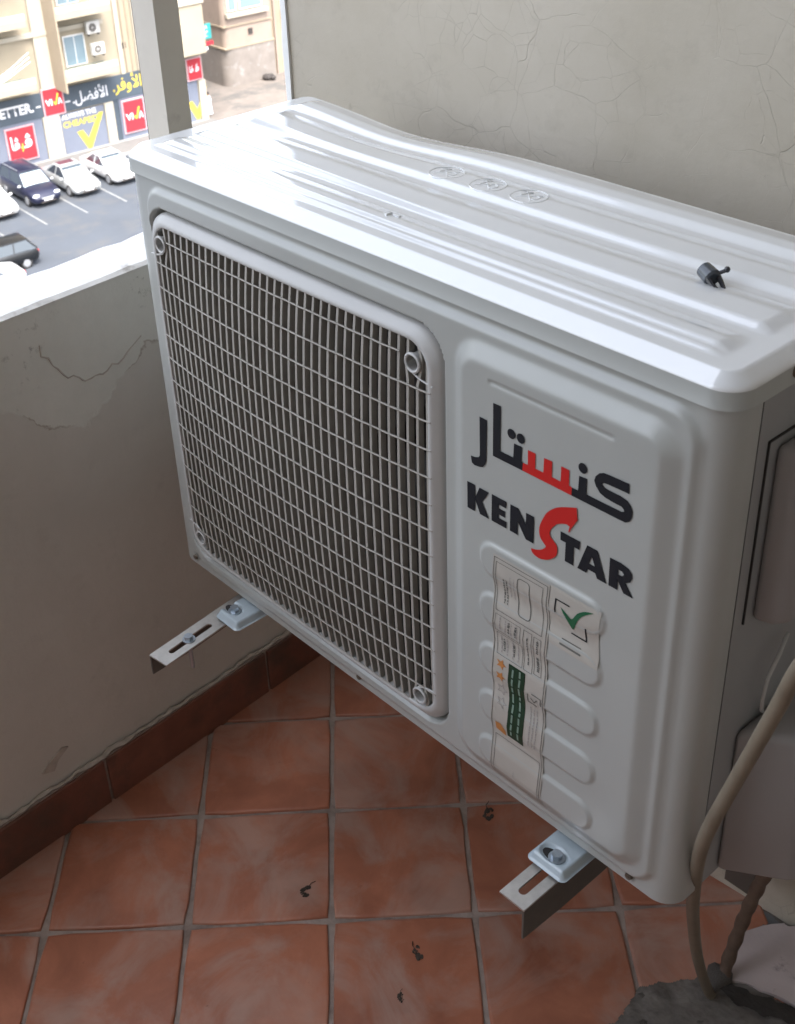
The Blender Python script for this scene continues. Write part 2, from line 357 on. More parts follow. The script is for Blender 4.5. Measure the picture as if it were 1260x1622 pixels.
# floor tiles, laid at 45 degrees to the walls, 0.2 m module; origin measured from the photo
S = .2001; TA = math.radians(49.594); tc_, ts_ = math.cos(TA), math.sin(TA); OX, OY = -.0203, .2458
def tile_mesh(seed):
    rnd = random.Random(seed); b = bmesh.new(); n = 5; g = S/2-.0031; top = []
    pts = []
    for side in range(4):
        for i in range(n):
            t = -1+2*i/n; e = g+rnd.uniform(-.0009, .0009)
            x, y = [(t*g, -e), (e, t*g), (-t*g, e), (-e, -t*g)][side]
            r = .006
            if i == 0:
                x -= math.copysign(r*.4, x); y -= math.copysign(r*.4, y)
            pts.append((x, y))
    rings = [[b.verts.new((x*k, y*k, z)) for x, y in pts] for k, z in ((1, -.006), (1, -.0022), (.988, -.0004), (.955, 0))]
    m = len(pts)
    for A, C in zip(rings, rings[1:]):
        for i in range(m): b.faces.new((A[i], A[(i+1) % m], C[(i+1) % m], C[i]))
    b.faces.new(rings[-1]); bmesh.ops.recalc_face_normals(b, faces=b.faces[:])
    me = bpy.data.meshes.new('tile'); b.to_mesh(me); b.free(); me.materials.append(M_tile)
    me.polygons.foreach_set('use_smooth', [True]*len(me.polygons)); me.set_sharp_from_angle(angle=math.radians(50))
    return me
TM = [tile_mesh(s) for s in range(5)]
for i in range(-9, 13):
    for j in range(-9, 13):
        ci, cj = i+.5, j+.5
        x = OX+S*(ci*tc_+cj*ts_); y = OY+S*(ci*ts_-cj*tc_)
        uu, vv = x*cT+y*sT, -x*sT+y*cT
        if not (U0-.12 < uu < UE-.05 and VS-.05 < vv < VW+.12): continue
        if (i >= 2 and 3 <= j <= 5 and i < 4) or (i >= 3 and j in (2, 1, 0) and i < 6): continue
        t = bpy.data.objects.new('tile', TM[(i*3+j*7) % 5]); COL.objects.link(t); t.parent = floor
        Rw = Matrix.Rotation(-TH, 4, 'Z') @ (Matrix.Translation((x, y, ZF+random.uniform(-.0008, .0005))) @ Matrix.Rotation(TA+random.choice((0, 1, 2, 3))*math.pi/2+random.uniform(-.004, .004), 4, 'Z') @ Matrix.Rotation(random.uniform(-.003, .003), 4, 'X'))
        t.matrix_local = Rw
# broken corner: rough cement bed, stones, a pale slab
def rough_patch(name, pts, z, amp, m, seed, n=26, sub=0):
    from mathutils import noise as MN
    xs = [p[0] for p in pts]; ys = [p[1] for p in pts]; b = bmesh.new(); x0, x1, y0, y1 = min(xs), max(xs), min(ys), max(ys)
    import itertools
    def inside(x, y):
        c = False; n_ = len(pts)
        for i in range(n_):
            (xa, ya), (xb, yb) = pts[i], pts[(i+1) % n_]
            if (ya > y) != (yb > y) and x < (xb-xa)*(y-ya)/(yb-ya)+xa: c = not c
        return c
    G = {}
    for i in range(n+1):
        for j in range(n+1):
            x, y = x0+(x1-x0)*i/n, y0+(y1-y0)*j/n
            h = MN.fractal(Vector((x*28+seed, y*28, 0)), 1, 2, 5)*amp
            G[i, j] = b.verts.new((x, y, z+h))
    for i in range(n):
        for j in range(n):
            xa, ya = x0+(x1-x0)*(i+.5)/n, y0+(y1-y0)*(j+.5)/n
            if inside(xa+.006*MN.noise(Vector((xa*70, ya*70, seed))), ya+.006*MN.noise(Vector((xa*70, ya*70, seed+9)))): b.faces.new((G[i, j], G[i+1, j], G[i+1, j+1], G[i, j+1]))
    for vv_ in [q for q in b.verts if not q.link_faces]: b.verts.remove(vv_)
    me = bpy.data.meshes.new(name); b.to_mesh(me); b.free(); o = bpy.data.objects.new(name, me); COL.objects.link(o); me.materials.append(m)
    me.polygons.foreach_set('use_smooth', [True]*len(me.polygons))
    return o
def Bxy(u, v): return B(u, v, 0)[:2]
rp = rough_patch('cement_ground', [Bxy(*p) for p in ((.70, .376), (.735, .19), (.735, -.25), (1.3, -.25), (1.3, .376))], ZF-.0030, .0025, M_conc, 3, 60)
tag(rp, kind='structure')
bq = rough_patch('cement_patch', [Bxy(*p) for p in ((.657, .158), (.668, .172), (.680, .190), (.692, .205), (.703, .213), (.714, .240), (.722, .262), (.735, .255), (.77, .262), (.80, .26), (.845, .262), (.90, .20), (.80, .04), (.67, .02))], ZF+.0040, .0034, M_conc, 5, 130); tag(bq, kind='structure')
bd = rough_patch('cement_patch', [Bxy(*p) for p in ((.728, .243), (.745, .236), (.775, .247), (.82, .26), (.85, .266), (.85, .245), (.80, .225), (.76, .214), (.735, .222))], ZF+.0078, .0022, M_crev, 11, 60); tag(bd, kind='structure')  # dark sheet painting the shade of the gap under the slab
bc = rough_patch('cement_patch', [Bxy(*p) for p in ((.690, .372), (.700, .345), (.73, .352), (.775, .372))], ZF-.001, .003, M_bluecem, 8, 24); tag(bc, kind='structure')
ps = empty('stone_slab', B(.77, .33, ZF))
tag(ps, 'broken pale pink stone slab lying by the wall under the hoses', 'stone slab')
q = [Bxy(*p) for p in ((.706, .292), (.715, .318), (.729, .346), (.738, .352), (.748, .368), (.755, .362), (.765, .376), (.97, .376), (.97, .31), (.88, .287), (.82, .264), (.795, .262), (.776, .254), (.757, .252), (.740, .241), (.728, .249), (.715, .268))]
so_ = MB().prism([(a-ps.location.x, c-ps.location.y) for a, c in q], -.010, .009, bev=.002).build('slab_piece', M_slab, ps)
def rock(seed, r):
    rnd = random.Random(seed); b = bmesh.new(); bmesh.ops.create_icosphere(b, subdivisions=2, radius=r)
    from mathutils import noise as MN
    for v_ in b.verts: v_.co *= 1+.45*MN.noise(v_.co/r*1.1+Vector((seed, 0, 0))); v_.co.z *= .7
    me = bpy.data.meshes.new('rubble_stone'); b.to_mesh(me); b.free(); me.materials.append(M_conc); return me
RK = [rock(s, 1) for s in range(5)]
RL = [(.668, .150, .020, 'rough grey cement lump at the edge of the last whole tile'), (.705, .168, .016, 'small cement lump in front of the beige hose end'),
      (.742, .165, .021, 'cement lump in the hole right of the beige hose end'), (.69, .118, .024, 'larger grey cement lump at the bottom edge of the photo'),
      (.748, .292, .013, 'dark lump against the pale stone slab by the brown hose'), (.715, .262, .012, 'dark crumb between the two hoses at the floor'),
      (.79, .19, .026, 'grey cement lump below the pale stone slab')]
RL = [(a, c, r*.55, lb) for a, c, r, lb in RL]
for k, (a, c, r, lb) in enumerate(RL):
    o = bpy.data.objects.new('rubble_stone', RK[k % 5]); COL.objects.link(o); o.location = B(a, c, ZF-.006+r*.3); o.scale = (r, r*.8, r*.8); o.rotation_euler = (0, 0, k*1.3)
    tag(o, lb, 'rubble', 'cement rubble in the broken floor corner')
# crumbs of dirt on the tiles
def crumb(u, v, lb, sc=1, seed=0):
    rnd = random.Random(seed); b = MB()
    for k in range(26):
        t_ = rnd.uniform(0, 4.2); a, c = .0075*math.cos(t_)*sc+rnd.gauss(0, .0015), .0055*math.sin(t_)*sc+rnd.gauss(0, .0015)
        b.sphere((a, c, .0005), rnd.uniform(.0009, .0027)*sc, (rnd.uniform(.9, 1.9), rnd.uniform(.6, 1.2), .3), 7)
    b.tube([(.004*sc, .004*sc, .0006), (.012*sc, .0075*sc, .0008), (.019*sc, .006*sc, .0006)], .0005*sc, 5)
    o = b.build('dirt_crumb', M_dirt); o.location = B(u, v, ZF); o.rotation_euler.z = rnd.uniform(0, 3)
    tag(o, lb, 'dirt', 'specks of dirt on the floor tiles')
crumb(.325, .257, 'dark curled dirt speck on the tile left of the front bracket', 1.25, 1)
crumb(.223, -.025, 'dark dirt speck on the tile below the left end of the unit', 1.0, 2)
crumb(.409, .006, 'dark dirt speck on the tile at the bottom middle of the photo', 1.0, 3)
crumb(.436, -.060, 'faint dirt speck nearest the bottom edge of the photo', .6, 4)

# ================================================================== AIR CONDITIONER
WD, DP, HT, ZL = .800, .2656, .5605, .5337
ac = empty('air_conditioner', (0, 0, 0))
tag(ac, 'large white outdoor air conditioner unit with grey fan grille on brackets', 'air conditioner')
SLOTS = [.301, .244, .184, .124, .064]
def ramp(a, b, x):                                         # straight flank with small radii at foot and shoulder
    t = (np.asarray(x, float)-a)/(b-a); e = .16
    lo = np.where(t < -e, 0, np.where(t < e, (t+e)**2/(4*e), t)); u = 1-t
    hi = np.where(u < -e, 0, np.where(u < e, (u+e)**2/(4*e), u))
    return np.where(t < .5, lo, 1-hi)
def hf(x, z):
    x = np.asarray(x, float); z = np.asarray(z, float)
    h = .0055*ramp(0, .0060, rr(x, z, .038, .779, .012, .5265, .03))
    h = h+.0085*ramp(0, .0160, rr(x, z, .5265, .767, .026, .512, .032))
    for zc in SLOTS: h = h+.0026*ramp(0, .0032, rr(x, z, .566, .7135, zc-.0195, zc+.0195, .0185))
    h = h-.0018*sstep(.0012, -.0012, np.abs(z-.4825)-.0012+np.maximum(0, np.abs(x-.6415)-.0655))
    h = h-.020*sstep(-.0005, .0015, rr(x, z, .0410, .5130, .0300, .5045, .037))
    for sx_, sz_ in ((.037, .0135), (.364, .0135), (.752, .012)): h = h-.0015*sstep(.006, .004, np.hypot(x-sx_, z-sz_))
    return h
r_ = .024; prof = []
prof += [(0, .2), (0, .1), (0, .04)] + [(r_-r_*math.cos(a), r_-r_*math.sin(a)) for a in np.linspace(0, math.pi/2, 9)]
prof += [(x, 0) for x in np.arange(r_+.002, WD-r_-.001, .002)]
prof += [(WD-r_+r_*math.sin(a), r_-r_*math.cos(a)) for a in np.linspace(0, math.pi/2, 11)] + [(WD, .0368)]
prof = np.array(prof); zs = np.concatenate([[.001], np.arange(.003, ZL+.001, .002), [ZL+.003]])
X, Z = np.meshgrid(prof[:, 0], zs, indexing='ij'); Y = np.repeat(prof[:, 1][:, None], len(zs), 1)
Hh = hf(X, Z)*(Y < .001); 
Y = Y-Hh
V = np.stack([X, Y, Z], -1).reshape(-1, 3); nx, nz = X.shape
ii, jj = np.meshgrid(np.arange(nx-1), np.arange(nz-1), indexing='ij')
keep = rr((X[:-1, :-1]+X[1:, 1:])/2, (Z[:-1, :-1]+Z[1:, 1:])/2, .0415, .5115, .0305, .5025, .036) < .0075
ii, jj = ii[keep], jj[keep]; F = np.stack([ii*nz+jj, (ii+1)*nz+jj, (ii+1)*nz+jj+1, ii*nz+jj+1], -1)
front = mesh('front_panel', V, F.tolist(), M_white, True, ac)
# thin folded lip under the front panel
MB().box(.03, WD-.035, .003, .02, -.001, .0025).build('bottom_lip', M_white, ac)
# other sides
rp_ = MB(); rp_.box(WD-.004, WD-.0004, .0392, DP-.002, .002, ZL+.003); rp_.build('side_panel', M_side, ac)
MB().box(.002, WD-.006, DP-.004, DP, .002, ZL).build('rear_panel', M_side, ac)
MB().box(.0006, .004, .2, DP-.001, .002, ZL).build('left_panel', M_white, ac)
MB().box(.003, WD-.005, .022, DP-.005, 0, .006).build('base_pan', M_side, ac)
# cavity
MB().box(.030, .034, .012, .235, .02, .515).box(.516, .520, .012, .235, .02, .515).box(.034, .516, .012, .235, .514, .518).box(.034, .516, .012, .235, .016, .020).build('fan_chamber', M_dark, ac)
cf = MB(); cf.box(.034, .516, .232, .236, .02, .514)
for k in range(100): cf.box(.036+k*.0048, .0372+k*.0048, .222, .2315, .022, .512)
cf.build('condenser_fins', M_fins, ac)
fan = MB(); fan.cyl((.277, .13, .268), (.277, .07, .268), .042, .038, 24)
fo = fan.build('fan', M_fan, ac, True)
for k in range(3):
    a0 = k*2*math.pi/3+.4; Vb, Fb = [], []
    for i in range(9):
        for j in range(7):
            rad = .038+.165*j/6; a = a0+(i/8)*1.5*(1-.25*j/6)+.3*j/6; yy = .075+.05*(i/8)
            Vb.append((.277+rad*math.cos(a), yy, .268+rad*math.sin(a)))
    for i in range(8):
        for j in range(6): Fb.append((i*7+j, (i+1)*7+j, (i+1)*7+j+1, i*7+j+1))
    bl = mesh('fan_blade', Vb, Fb, M_fan, True, fo)
# grille
IX0, IX1, IZ0, IZ1, IR = .058, .498, .049, .486, .026
def bulge(x, z):
    a = np.clip(np.abs((x-.278)/.236), 0, 1); b = np.clip(np.abs((z-.2665)/.236), 0, 1)
    return .0105+.0165*(1-a**2.2)*(1-b**2.6)
gr_ = empty('grille'); gr_.parent = ac
def rrpts(x0, x1, z0, z1, r, n=8, m=24):
    P = []
    cs = [(x1-r, z1-r, 0), (x0+r, z1-r, 1), (x0+r, z0+r, 2), (x1-r, z0+r, 3)]
    for k, (cx, cz, qd) in enumerate(cs):
        for i in range(n+1):
            a = qd*math.pi/2+i/n*math.pi/2; P.append((cx+r*math.cos(a), cz+r*math.sin(a)))
        nx_, nz_, nq = cs[(k+1) % 4]; a = (qd+1)*math.pi/2; e = (nx_+r*math.cos(nq*math.pi/2), nz_+r*math.sin(nq*math.pi/2)); s0 = P[-1]
        for i in range(1, m): P.append((s0[0]+(e[0]-s0[0])*i/m, s0[1]+(e[1]-s0[1])*i/m))
    return P
rings = []
for ins, f, yb in ((0, 0, .008), (0, .0, .001), (.0015, .35, -.001), (.004, .62, 0), (.0075, .88, 0), (.0095, .98, 0), (.0115, 1.0, 0), (.0135, .97, 0), (.0140, .9, 0), (.0142, .9, .010)):
    x0, x1, z0, z1 = .0450+ins, .5095-ins*.9, .0335+ins*1.15, .5003-ins*1.0
    P = rrpts(x0, x1, z0, z1, max(.034-ins*.55, .02)); rings.append([(x, -float(bulge(np.array(x), np.array(z)))*f+yb, z) for x, z in P])
n = len(rings[0]); V = [p for R_ in rings for p in R_]; F = [(a*n+i, a*n+(i+1) % n, (a+1)*n+(i+1) % n, (a+1)*n+i) for a in range(len(rings)-1) for i in range(n)]
rim = mesh('rim', V, F, M_rim, True, gr_)
def zlim(x):                                               # inner opening at this x
    d = max(0, IX0+IR-x, x-(IX1-IR)); k = IR-math.sqrt(max(0, IR*IR-d*d)); return IZ0+k-.003, IZ1-k+.003
def xlim(z):
    d = max(0, IZ0+IR-z, z-(IZ1-IR)); k = IR-math.sqrt(max(0, IR*IR-d*d)); return IX0+k-.003, IX1-k+.003
BOSS = [(.479, .465), (.072, .465), (.477, .066), (.074, .068)]
sx = IX0+.0072
while sx < IX1-.002:
    z0, z1 = zlim(sx); n = 30; V = []; F = []
    for i in range(n+1):
        z = z0+(z1-z0)*i/n; y = -float(bulge(np.array(sx), np.array(z)))+.0018; w = .0016
        dxb = 0
        for bx, bz in BOSS:                               # slats run round the screw bosses
            ddx, ddz = sx-bx, z-bz
            if abs(ddz) < .013 and abs(ddx) < .0105: dxb = math.copysign(math.sqrt(max(0, .0105**2-ddz**2*.65))-abs(ddx), ddx) if .0105**2-ddz**2*.65 > ddx*ddx else 0
        xx = sx+dxb
        V += [(xx-w, y, z), (xx+w, y, z), (xx+w*.7, y+.0075, z), (xx-w*.7, y+.0075, z)]
    for i in range(n):
        for k in range(4): F.append((i*4+k, i*4+(k+1) % 4, (i+1)*4+(k+1) % 4, (i+1)*4+k))
    mesh('slat', V, F, M_grille, False, gr_); sx += .01195
for k in range(-1, 14):
    z = .4405-.0300*k; x0, x1 = xlim(z) if IZ0 < z < IZ1 else (0, -1)
    if x1 <= x0: continue
    P = []
    n = 48
    for i in range(n+1):
        x = x0+(x1-x0)*i/n
        if k == -1 and (x < .081 or x > .470): continue
        if k == 13 and (x < .084 or x > .466): continue
        P.append((x, -float(bulge(np.array(x), np.array(z)))+.0008+.0004*math.cos((x-IX0-.0072)/.01195*2*math.pi), z+.0004*math.cos((x-IX0)/.01195*2*math.pi)))
    MB().tube(P, .0010, 6).build('crossbar', M_bar, gr_, True)
for bx, bz in BOSS:
    y = -float(bulge(np.array(bx), np.array(bz)))
    b = MB(); b.tube([(bx+.0088*math.cos(a), y, bz+.0088*math.sin(a)) for a in np.linspace(0, 2*math.pi, 24, endpoint=False)], .0016, 6, True)
    b.cyl((bx, y+.001, bz), (bx, y+.014, bz), .0082, .0078, 24, False)
    sx_ = 1 if bx > .3 else -1; sz_ = 1 if bz > .3 else -1
    b.tube([(bx-sx_*.003, y+.001, bz-sz_*.010), (bx+sx_*.008, y+.0015, bz-sz_*.0145), (bx+sx_*.024, y+.002, bz-sz_*.017)], .0010, 5)
    b.cyl((bx, y+.010, bz), (bx, y+.0125, bz), .004, None, 10)
    b.build('screw_boss', M_rim, gr_, True)
# lid
lx = np.concatenate([np.arange(-.0018, .8018, .002), [.8018]]); ly = np.concatenate([np.arange(-.0026, .270, .0012), [.270]])
LX0, LX1, LY0, LY1, LR = -.0018, .8018, -.0026, .270, .024
X, Y = np.meshgrid(lx, ly, indexing='ij')
def snap(x, y):                                            # corner points pulled onto the rounded outline
    qx = max(LX0+LR-x, x-(LX1-LR)); qy = max(LY0+LR-y, y-(LY1-LR))
    if qx > 0 and qy > 0:
        h = math.hypot(qx, qy); m_ = max(qx, qy); 
        k = m_/h                                           # square-to-disc map
        cx = LX0+LR if x < .4 else LX1-LR; cy = LY0+LR if y < .13 else LY1-LR
        return cx+(x-cx)*k, cy+(y-cy)*k
    return x, y
for i in range(len(lx)):
    for j in range(len(ly)):
        if (lx[i] < LX0+LR or lx[i] > LX1-LR) and (ly[j] < LY0+LR or ly[j] > LY1-LR): X[i, j], Y[i, j] = snap(lx[i], ly[j])
d = rr(X, Y, LX0, LX1, LY0, LY1, LR)
t = np.clip(d/.0115, 0, 1)
Zt = HT-.0082*(1-t)-.0005*sstep(.12, 0, t)
Zt = Zt-.0008*sstep(.013, .016, d)*0
RIB = [(.0225, .066), (.0765, .1335), (.1435, .2005), (.2105, .256)]
def prof_rib(y, a, b, lo=.0092, hi=.022): return ramp(a, a+lo, y)*ramp(b, b-hi, y)
for k, (a, b) in enumerate(RIB):
    xe = .775 if k else .770
    rx = np.minimum(X-.030, xe-X+.0*Y)
    if k == 0: pr_ = (.5*ramp(a, a+.005, Y)+.5*ramp(a+.0095, a+.0145, Y))*ramp(b, b-.019, Y)
    else: pr_ = prof_rib(Y, a, b)
    Zt = Zt+.0046*pr_*ramp(0, .013, rx)
Zt = Zt-.0105*np.exp(-((X-.20)/.11)**2)*sstep(.10, .27, Y)-.0022*np.exp(-((X-.45)/.25)**2)*sstep(0, .1, Y)*sstep(.27, .18, Y)
Zt += .0001*np.sin(X*17+Y*9)*np.sin(Y*31+X*5)
V = np.stack([X, Y, Zt], -1).reshape(-1, 3).tolist(); nx, ny = X.shape
ii, jj = np.meshgrid(np.arange(nx-1), np.arange(ny-1), indexing='ij'); ii, jj = ii.ravel(), jj.ravel()
F = np.stack([ii*ny+jj, (ii+1)*ny+jj, (ii+1)*ny+jj+1, ii*ny+jj+1], -1).tolist()
per = [(i, 0) for i in range(nx)] + [(nx-1, j) for j in range(1, ny)] + [(i, ny-1) for i in range(nx-2, -1, -1)] + [(0, j) for j in range(ny-2, 0, -1)]
base = len(V); np_ = len(per); lev = [(.0006, -.0008, None), (.0010, -.0022, None), (.0010, None, ZL+.0024), (.0017, None, ZL+.0014), (.0017, None, ZL+.0004), (.0008, None, ZL), (-.004, None, ZL+.0005)]
prev = [i*ny+j for i, j in per]
for off, dz, zz in lev:
    cur = []
    for (i, j) in per:
        x, y, z = V[i*ny+j]; cx, cy = min(max(x, LX0+LR), LX1-LR), min(max(y, LY0+LR), LY1-LR); v_ = Vector((x-cx, y-cy)); 
        if v_.length > 1e-6: v_.normalize()
        cur.append(len(V)); V.append((x+v_.x*off, y+v_.y*off, z+dz if zz is None else zz))
    F += [(prev[k], cur[k], cur[(k+1) % np_], prev[(k+1) % np_]) for k in range(np_)]; prev = cur
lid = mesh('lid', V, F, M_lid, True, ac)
me = lid.data; me.materials.append(M_white); NG = (nx-1)*(ny-1)
for p_ in me.polygons:
    if p_.index >= NG+2*np_: p_.material_index = 1  # skirt takes the darkened copy of the same paint
bm_ = bmesh.new(); bm_.from_mesh(me); bmesh.ops.recalc_face_normals(bm_, faces=bm_.faces[:]); bm_.to_mesh(me); bm_.free(); me.set_sharp_from_angle(angle=math.radians(50))
def lidz(x, y): return float(Zt[int(np.argmin(abs(lx-x))), int(np.argmin(abs(ly-y)))])
for k, (ex, ey) in enumerate(((.342, .168), (.398, .169), (.449, .172))):
    z = lidz(ex, ey)-.0002; b = MB(); R0 = .0185
    b.tube([(ex+R0*math.cos(a), ey+R0*.95*math.sin(a), z) for a in np.linspace(0, 2*math.pi, 28, endpoint=False)], .0007, 5, True)
    for s in (-1, 1): b.tube([(ex-.010, ey-s*.009, z), (ex, ey, z+.0001), (ex+.010, ey+s*.009, z)], .0008, 5)
    b.tube([(ex+.005*math.cos(a)+.007, ey+.005*math.sin(a), z) for a in np.linspace(0, 2*math.pi, 12, endpoint=False)], .0008, 5, True)
    b.tube([(ex-.012, ey+.004, z), (ex-.004, ey+.010, z), (ex-.008, ey-.003, z)], .0009, 5)
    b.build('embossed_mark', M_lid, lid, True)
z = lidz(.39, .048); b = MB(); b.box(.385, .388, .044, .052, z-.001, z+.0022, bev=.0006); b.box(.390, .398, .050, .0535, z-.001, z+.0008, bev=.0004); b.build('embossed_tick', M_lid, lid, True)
def screw(p, nrm, r, parent, m=M_bolt):
    p, nrm = Vector(p), Vector(nrm); b = MB(); b.cyl(p-nrm*.001, p+nrm*.0016, r, r*.85, 14); b.cyl(p+nrm*.0015, p+nrm*.0022, r*.45, r*.4, 6)
    return b.build('screw', m, parent, True)
M_rust = mat('rusty_screw', (.16, .13, .10), .5, metal=.6)
screw((.037, -.0022, .0135), (0, -1, 0), .0038, ac, M_rust); screw((.364, -.0022, .0135), (0, -1, 0), .0038, ac, M_rust); screw((.752, -.0022, .012), (0, -1, 0), .0042, ac, M_rust)
screw((.8035, .073, .5445), (1, 0, 0), .0065, ac, M_rust)
# covers on the service side
MB().prism([(.7998, .064), (.818, .070), (.826, .082), (.826, .245), (.7998, .252)], .312, .482, bev=.006).build('terminal_cover', M_cover, ac, True)
MB().prism([(.7998, .0655), (.856, .103), (.878, .13), (.880, .24), (.7998, .258)], .004, .186, bev=.008).build('valve_cover', M_cover, ac, True)
MB().box(.7992, .8012, .052, .0535, .315, .490).box(.7992, .8012, .052, .25, .489, .4905).build('panel_crease', M_dark, ac)
M_sv = mat('grey_wire', (.45, .45, .44), .4)
P = [(.803, .105, .186), (.808, .092, .200), (.812, .083, .220), (.813, .085, .245), (.812, .10, .262), (.806, .12, .27)]
MB().tube(P, .0018, 6).build('earth_wire', M_sv, ac, True)
# ---- print on the front
def hy(x, z, off): return -float(hf(np.array(x), np.array(z)))-off
def plate(name, outer, m, parent, off=.0006, holes=(), z_=None):
    loops = [[Vector((x, z, 0)) for x, z in outer]] + [[Vector((x, z, 0)) for x, z in h] for h in holes]
    tri = tessellate_polygon(loops); flat = [p for l in loops for p in l]
    V = [(p.x, hy(p.x, p.y, off), p.y) for p in flat]; F = [tuple(t) for t in tri]
    o = mesh(name, V, F, m, False, parent); b = bmesh.new(); b.from_mesh(o.data); bmesh.ops.recalc_face_normals(b, faces=b.faces[:])
    for f in b.faces:
        if f.normal.y > 0: f.normal_flip()
    b.to_mesh(o.data); b.free(); return o
def smooth_poly(p, sharp=(), n=3):
    out = []; N = len(p)
    for i in range(N):
        p0, p1, p2, p3 = [np.array(p[(i+k) % N]) for k in (-1, 0, 1, 2)]
        if i in sharp or (i+1) % N in sharp:
            if i in sharp: p0 = p1
            if (i+1) % N in sharp: p3 = p2
        for t in np.arange(n)/n: out.append(tuple(.5*((2*p1)+(-p0+p2)*t+(2*p0-5*p1+4*p2-p3)*t*t+(-p0+3*p1-3*p2+p3)*t**3)))
    return out
LG = {
'reh':[(0.565,0.4451),(0.5738,0.4448),(0.5736,0.4038),(0.5723,0.3996),(0.5692,0.3954),(0.5654,0.394),(0.5594,0.3931),(0.5559,0.3945),(0.5546,0.4013),(0.5602,0.4019),(0.5644,0.4037),(0.5656,0.4061)],
'alef':[(0.5809,0.4648),(0.5898,0.4649),(0.5898,0.4208),(0.6048,0.4210),(0.6054,0.4352),(0.6144,0.4355),(0.6142,0.4211),(0.616,0.4205),(0.6155,0.4125),(0.5812,0.4123)],
'seen':[(0.616,0.4205),(0.6214,0.4208),(0.6212,0.4354),(0.6296,0.4354),(0.6296,0.4208),(0.6387,0.4208),(0.6389,0.4354),(0.6477,0.4356),(0.648,0.4208),(0.6575,0.4206),(0.6575,0.4354),(0.6661,0.4354),(0.6664,0.4208),(0.6695,0.4203),(0.6695,0.4125),(0.6155,0.4125)],
'noon':[(0.6695,0.4203),(0.6761,0.4206),(0.6764,0.4349),(0.6846,0.4354),(0.6849,0.4209),(0.6925,0.4207),(0.7205,0.4209),(0.7232,0.4222),(0.7223,0.4241),(0.7198,0.4256),(0.7142,0.4256),(0.7043,0.4263),(0.6984,0.4282),(0.6938,0.4328),(0.6918,0.4372),(0.6929,0.4417),(0.6965,0.4462),(0.7006,0.4484),(0.7061,0.4489),(0.726,0.4495),(0.7264,0.4404),(0.7061,0.4399),(0.7015,0.4392),(0.6999,0.4376),(0.7022,0.4353),(0.7072,0.4349),(0.7183,0.4349),(0.7253,0.4335),(0.729,0.4303),(0.7311,0.4257),(0.7309,0.4203),(0.7289,0.4156),(0.725,0.4127),(0.7188,0.4125),(0.6695,0.4125)],
'K':[(0.5502,0.3724),(0.5599,0.3726),(0.5604,0.3601),(0.5655,0.3723),(0.5771,0.3721),(0.5691,0.3584),(0.5774,0.3441),(0.5664,0.3441),(0.5604,0.3566),(0.5599,0.3441),(0.5505,0.3441)],
'E':[(0.5805,0.3724),(0.5982,0.3724),(0.5979,0.3652),(0.5893,0.3652),(0.5893,0.3614),(0.5967,0.3614),(0.5969,0.3548),(0.5893,0.3548),(0.5893,0.3512),(0.5986,0.3512),(0.5984,0.3441),(0.5805,0.3441)],
'N':[(0.6027,0.3722),(0.6122,0.3722),(0.6211,0.36),(0.6211,0.3720),(0.6304,0.3720),(0.6304,0.3441),(0.6215,0.3441),(0.6120,0.3577),(0.6120,0.3441),(0.6027,0.3441)],
'T':[(0.6600,0.3720),(0.6813,0.3720),(0.6811,0.3632),(0.6752,0.3632),(0.6752,0.3441),(0.6660,0.3441),(0.6660,0.3632),(0.6602,0.3632)],
'A':[(0.6888,0.3722),(0.6998,0.3722),(0.7108,0.3441),(0.7010,0.3441),(0.6988,0.3486),(0.6908,0.3486),(0.6894,0.3441),(0.6798,0.3441)],
'R':[(0.7126,0.3722),(0.7240,0.3724),(0.7318,0.3708),(0.7353,0.3675),(0.7361,0.3633),(0.7345,0.3585),(0.7300,0.3555),(0.7381,0.3441),(0.7285,0.3441),(0.7222,0.3532),(0.7222,0.3441),(0.7130,0.3441)],
'S':[(0.6759,0.4033),(0.677,0.3948),(0.6776,0.3921),(0.6718,0.3812),(0.6695,0.3754),(0.6684,0.3758),(0.6696,0.3817),(0.6663,0.3821),(0.662,0.3808),(0.6563,0.3776),(0.6525,0.3733),(0.6494,0.3684),(0.6484,0.3644),(0.6497,0.3609),(0.6532,0.3585),(0.6567,0.355),(0.6576,0.3502),(0.6561,0.3442),(0.6507,0.3382),(0.6452,0.3346),(0.6384,0.3324),(0.6325,0.333),(0.629,0.3354),(0.6282,0.3383),(0.6335,0.3395),(0.6391,0.3422),(0.6435,0.3462),(0.6446,0.3488),(0.6422,0.3508),(0.6386,0.3542),(0.6368,0.3597),(0.637,0.366),(0.6401,0.3748),(0.6442,0.383),(0.6506,0.3901),(0.658,0.3955),(0.6686,0.4004)]}
lgA = empty('arabic_lettering'); lgA.parent = ac; lgK = empty('latin_lettering'); lgK.parent = ac
plate('letter', LG['reh'], M_black, lgA); plate('letter', LG['alef'], M_black, lgA); plate('letter', LG['seen'], M_red, lgA); plate('letter', LG['noon'], M_black, lgA)
for dx, dz in ((.6022, .4431), (.6128, .4429), (.6798, .4434)):
    plate('letter_dot', [(dx+.0046*math.cos(a), dz+.0048*math.sin(a)) for a in np.linspace(0, 2*math.pi, 18, endpoint=False)], M_black, lgA)
for c in 'KENT': plate('letter', LG[c], M_black, lgK)
plate('letter', LG['A'], M_black, lgK, holes=[[(0.6943,0.3632),(0.6978,0.3552),(0.6918,0.3552)]])
plate('letter', LG['R'], M_black, lgK, holes=[[(0.7220,0.3647),(0.7258,0.3646),(0.7276,0.3626),(0.7262,0.3602),(0.7220,0.3600)]])
plate('letter', smooth_poly(LG['S'], (0, 1, 2, 4, 5, 6, 23)), M_red, lgK, off=.0009)
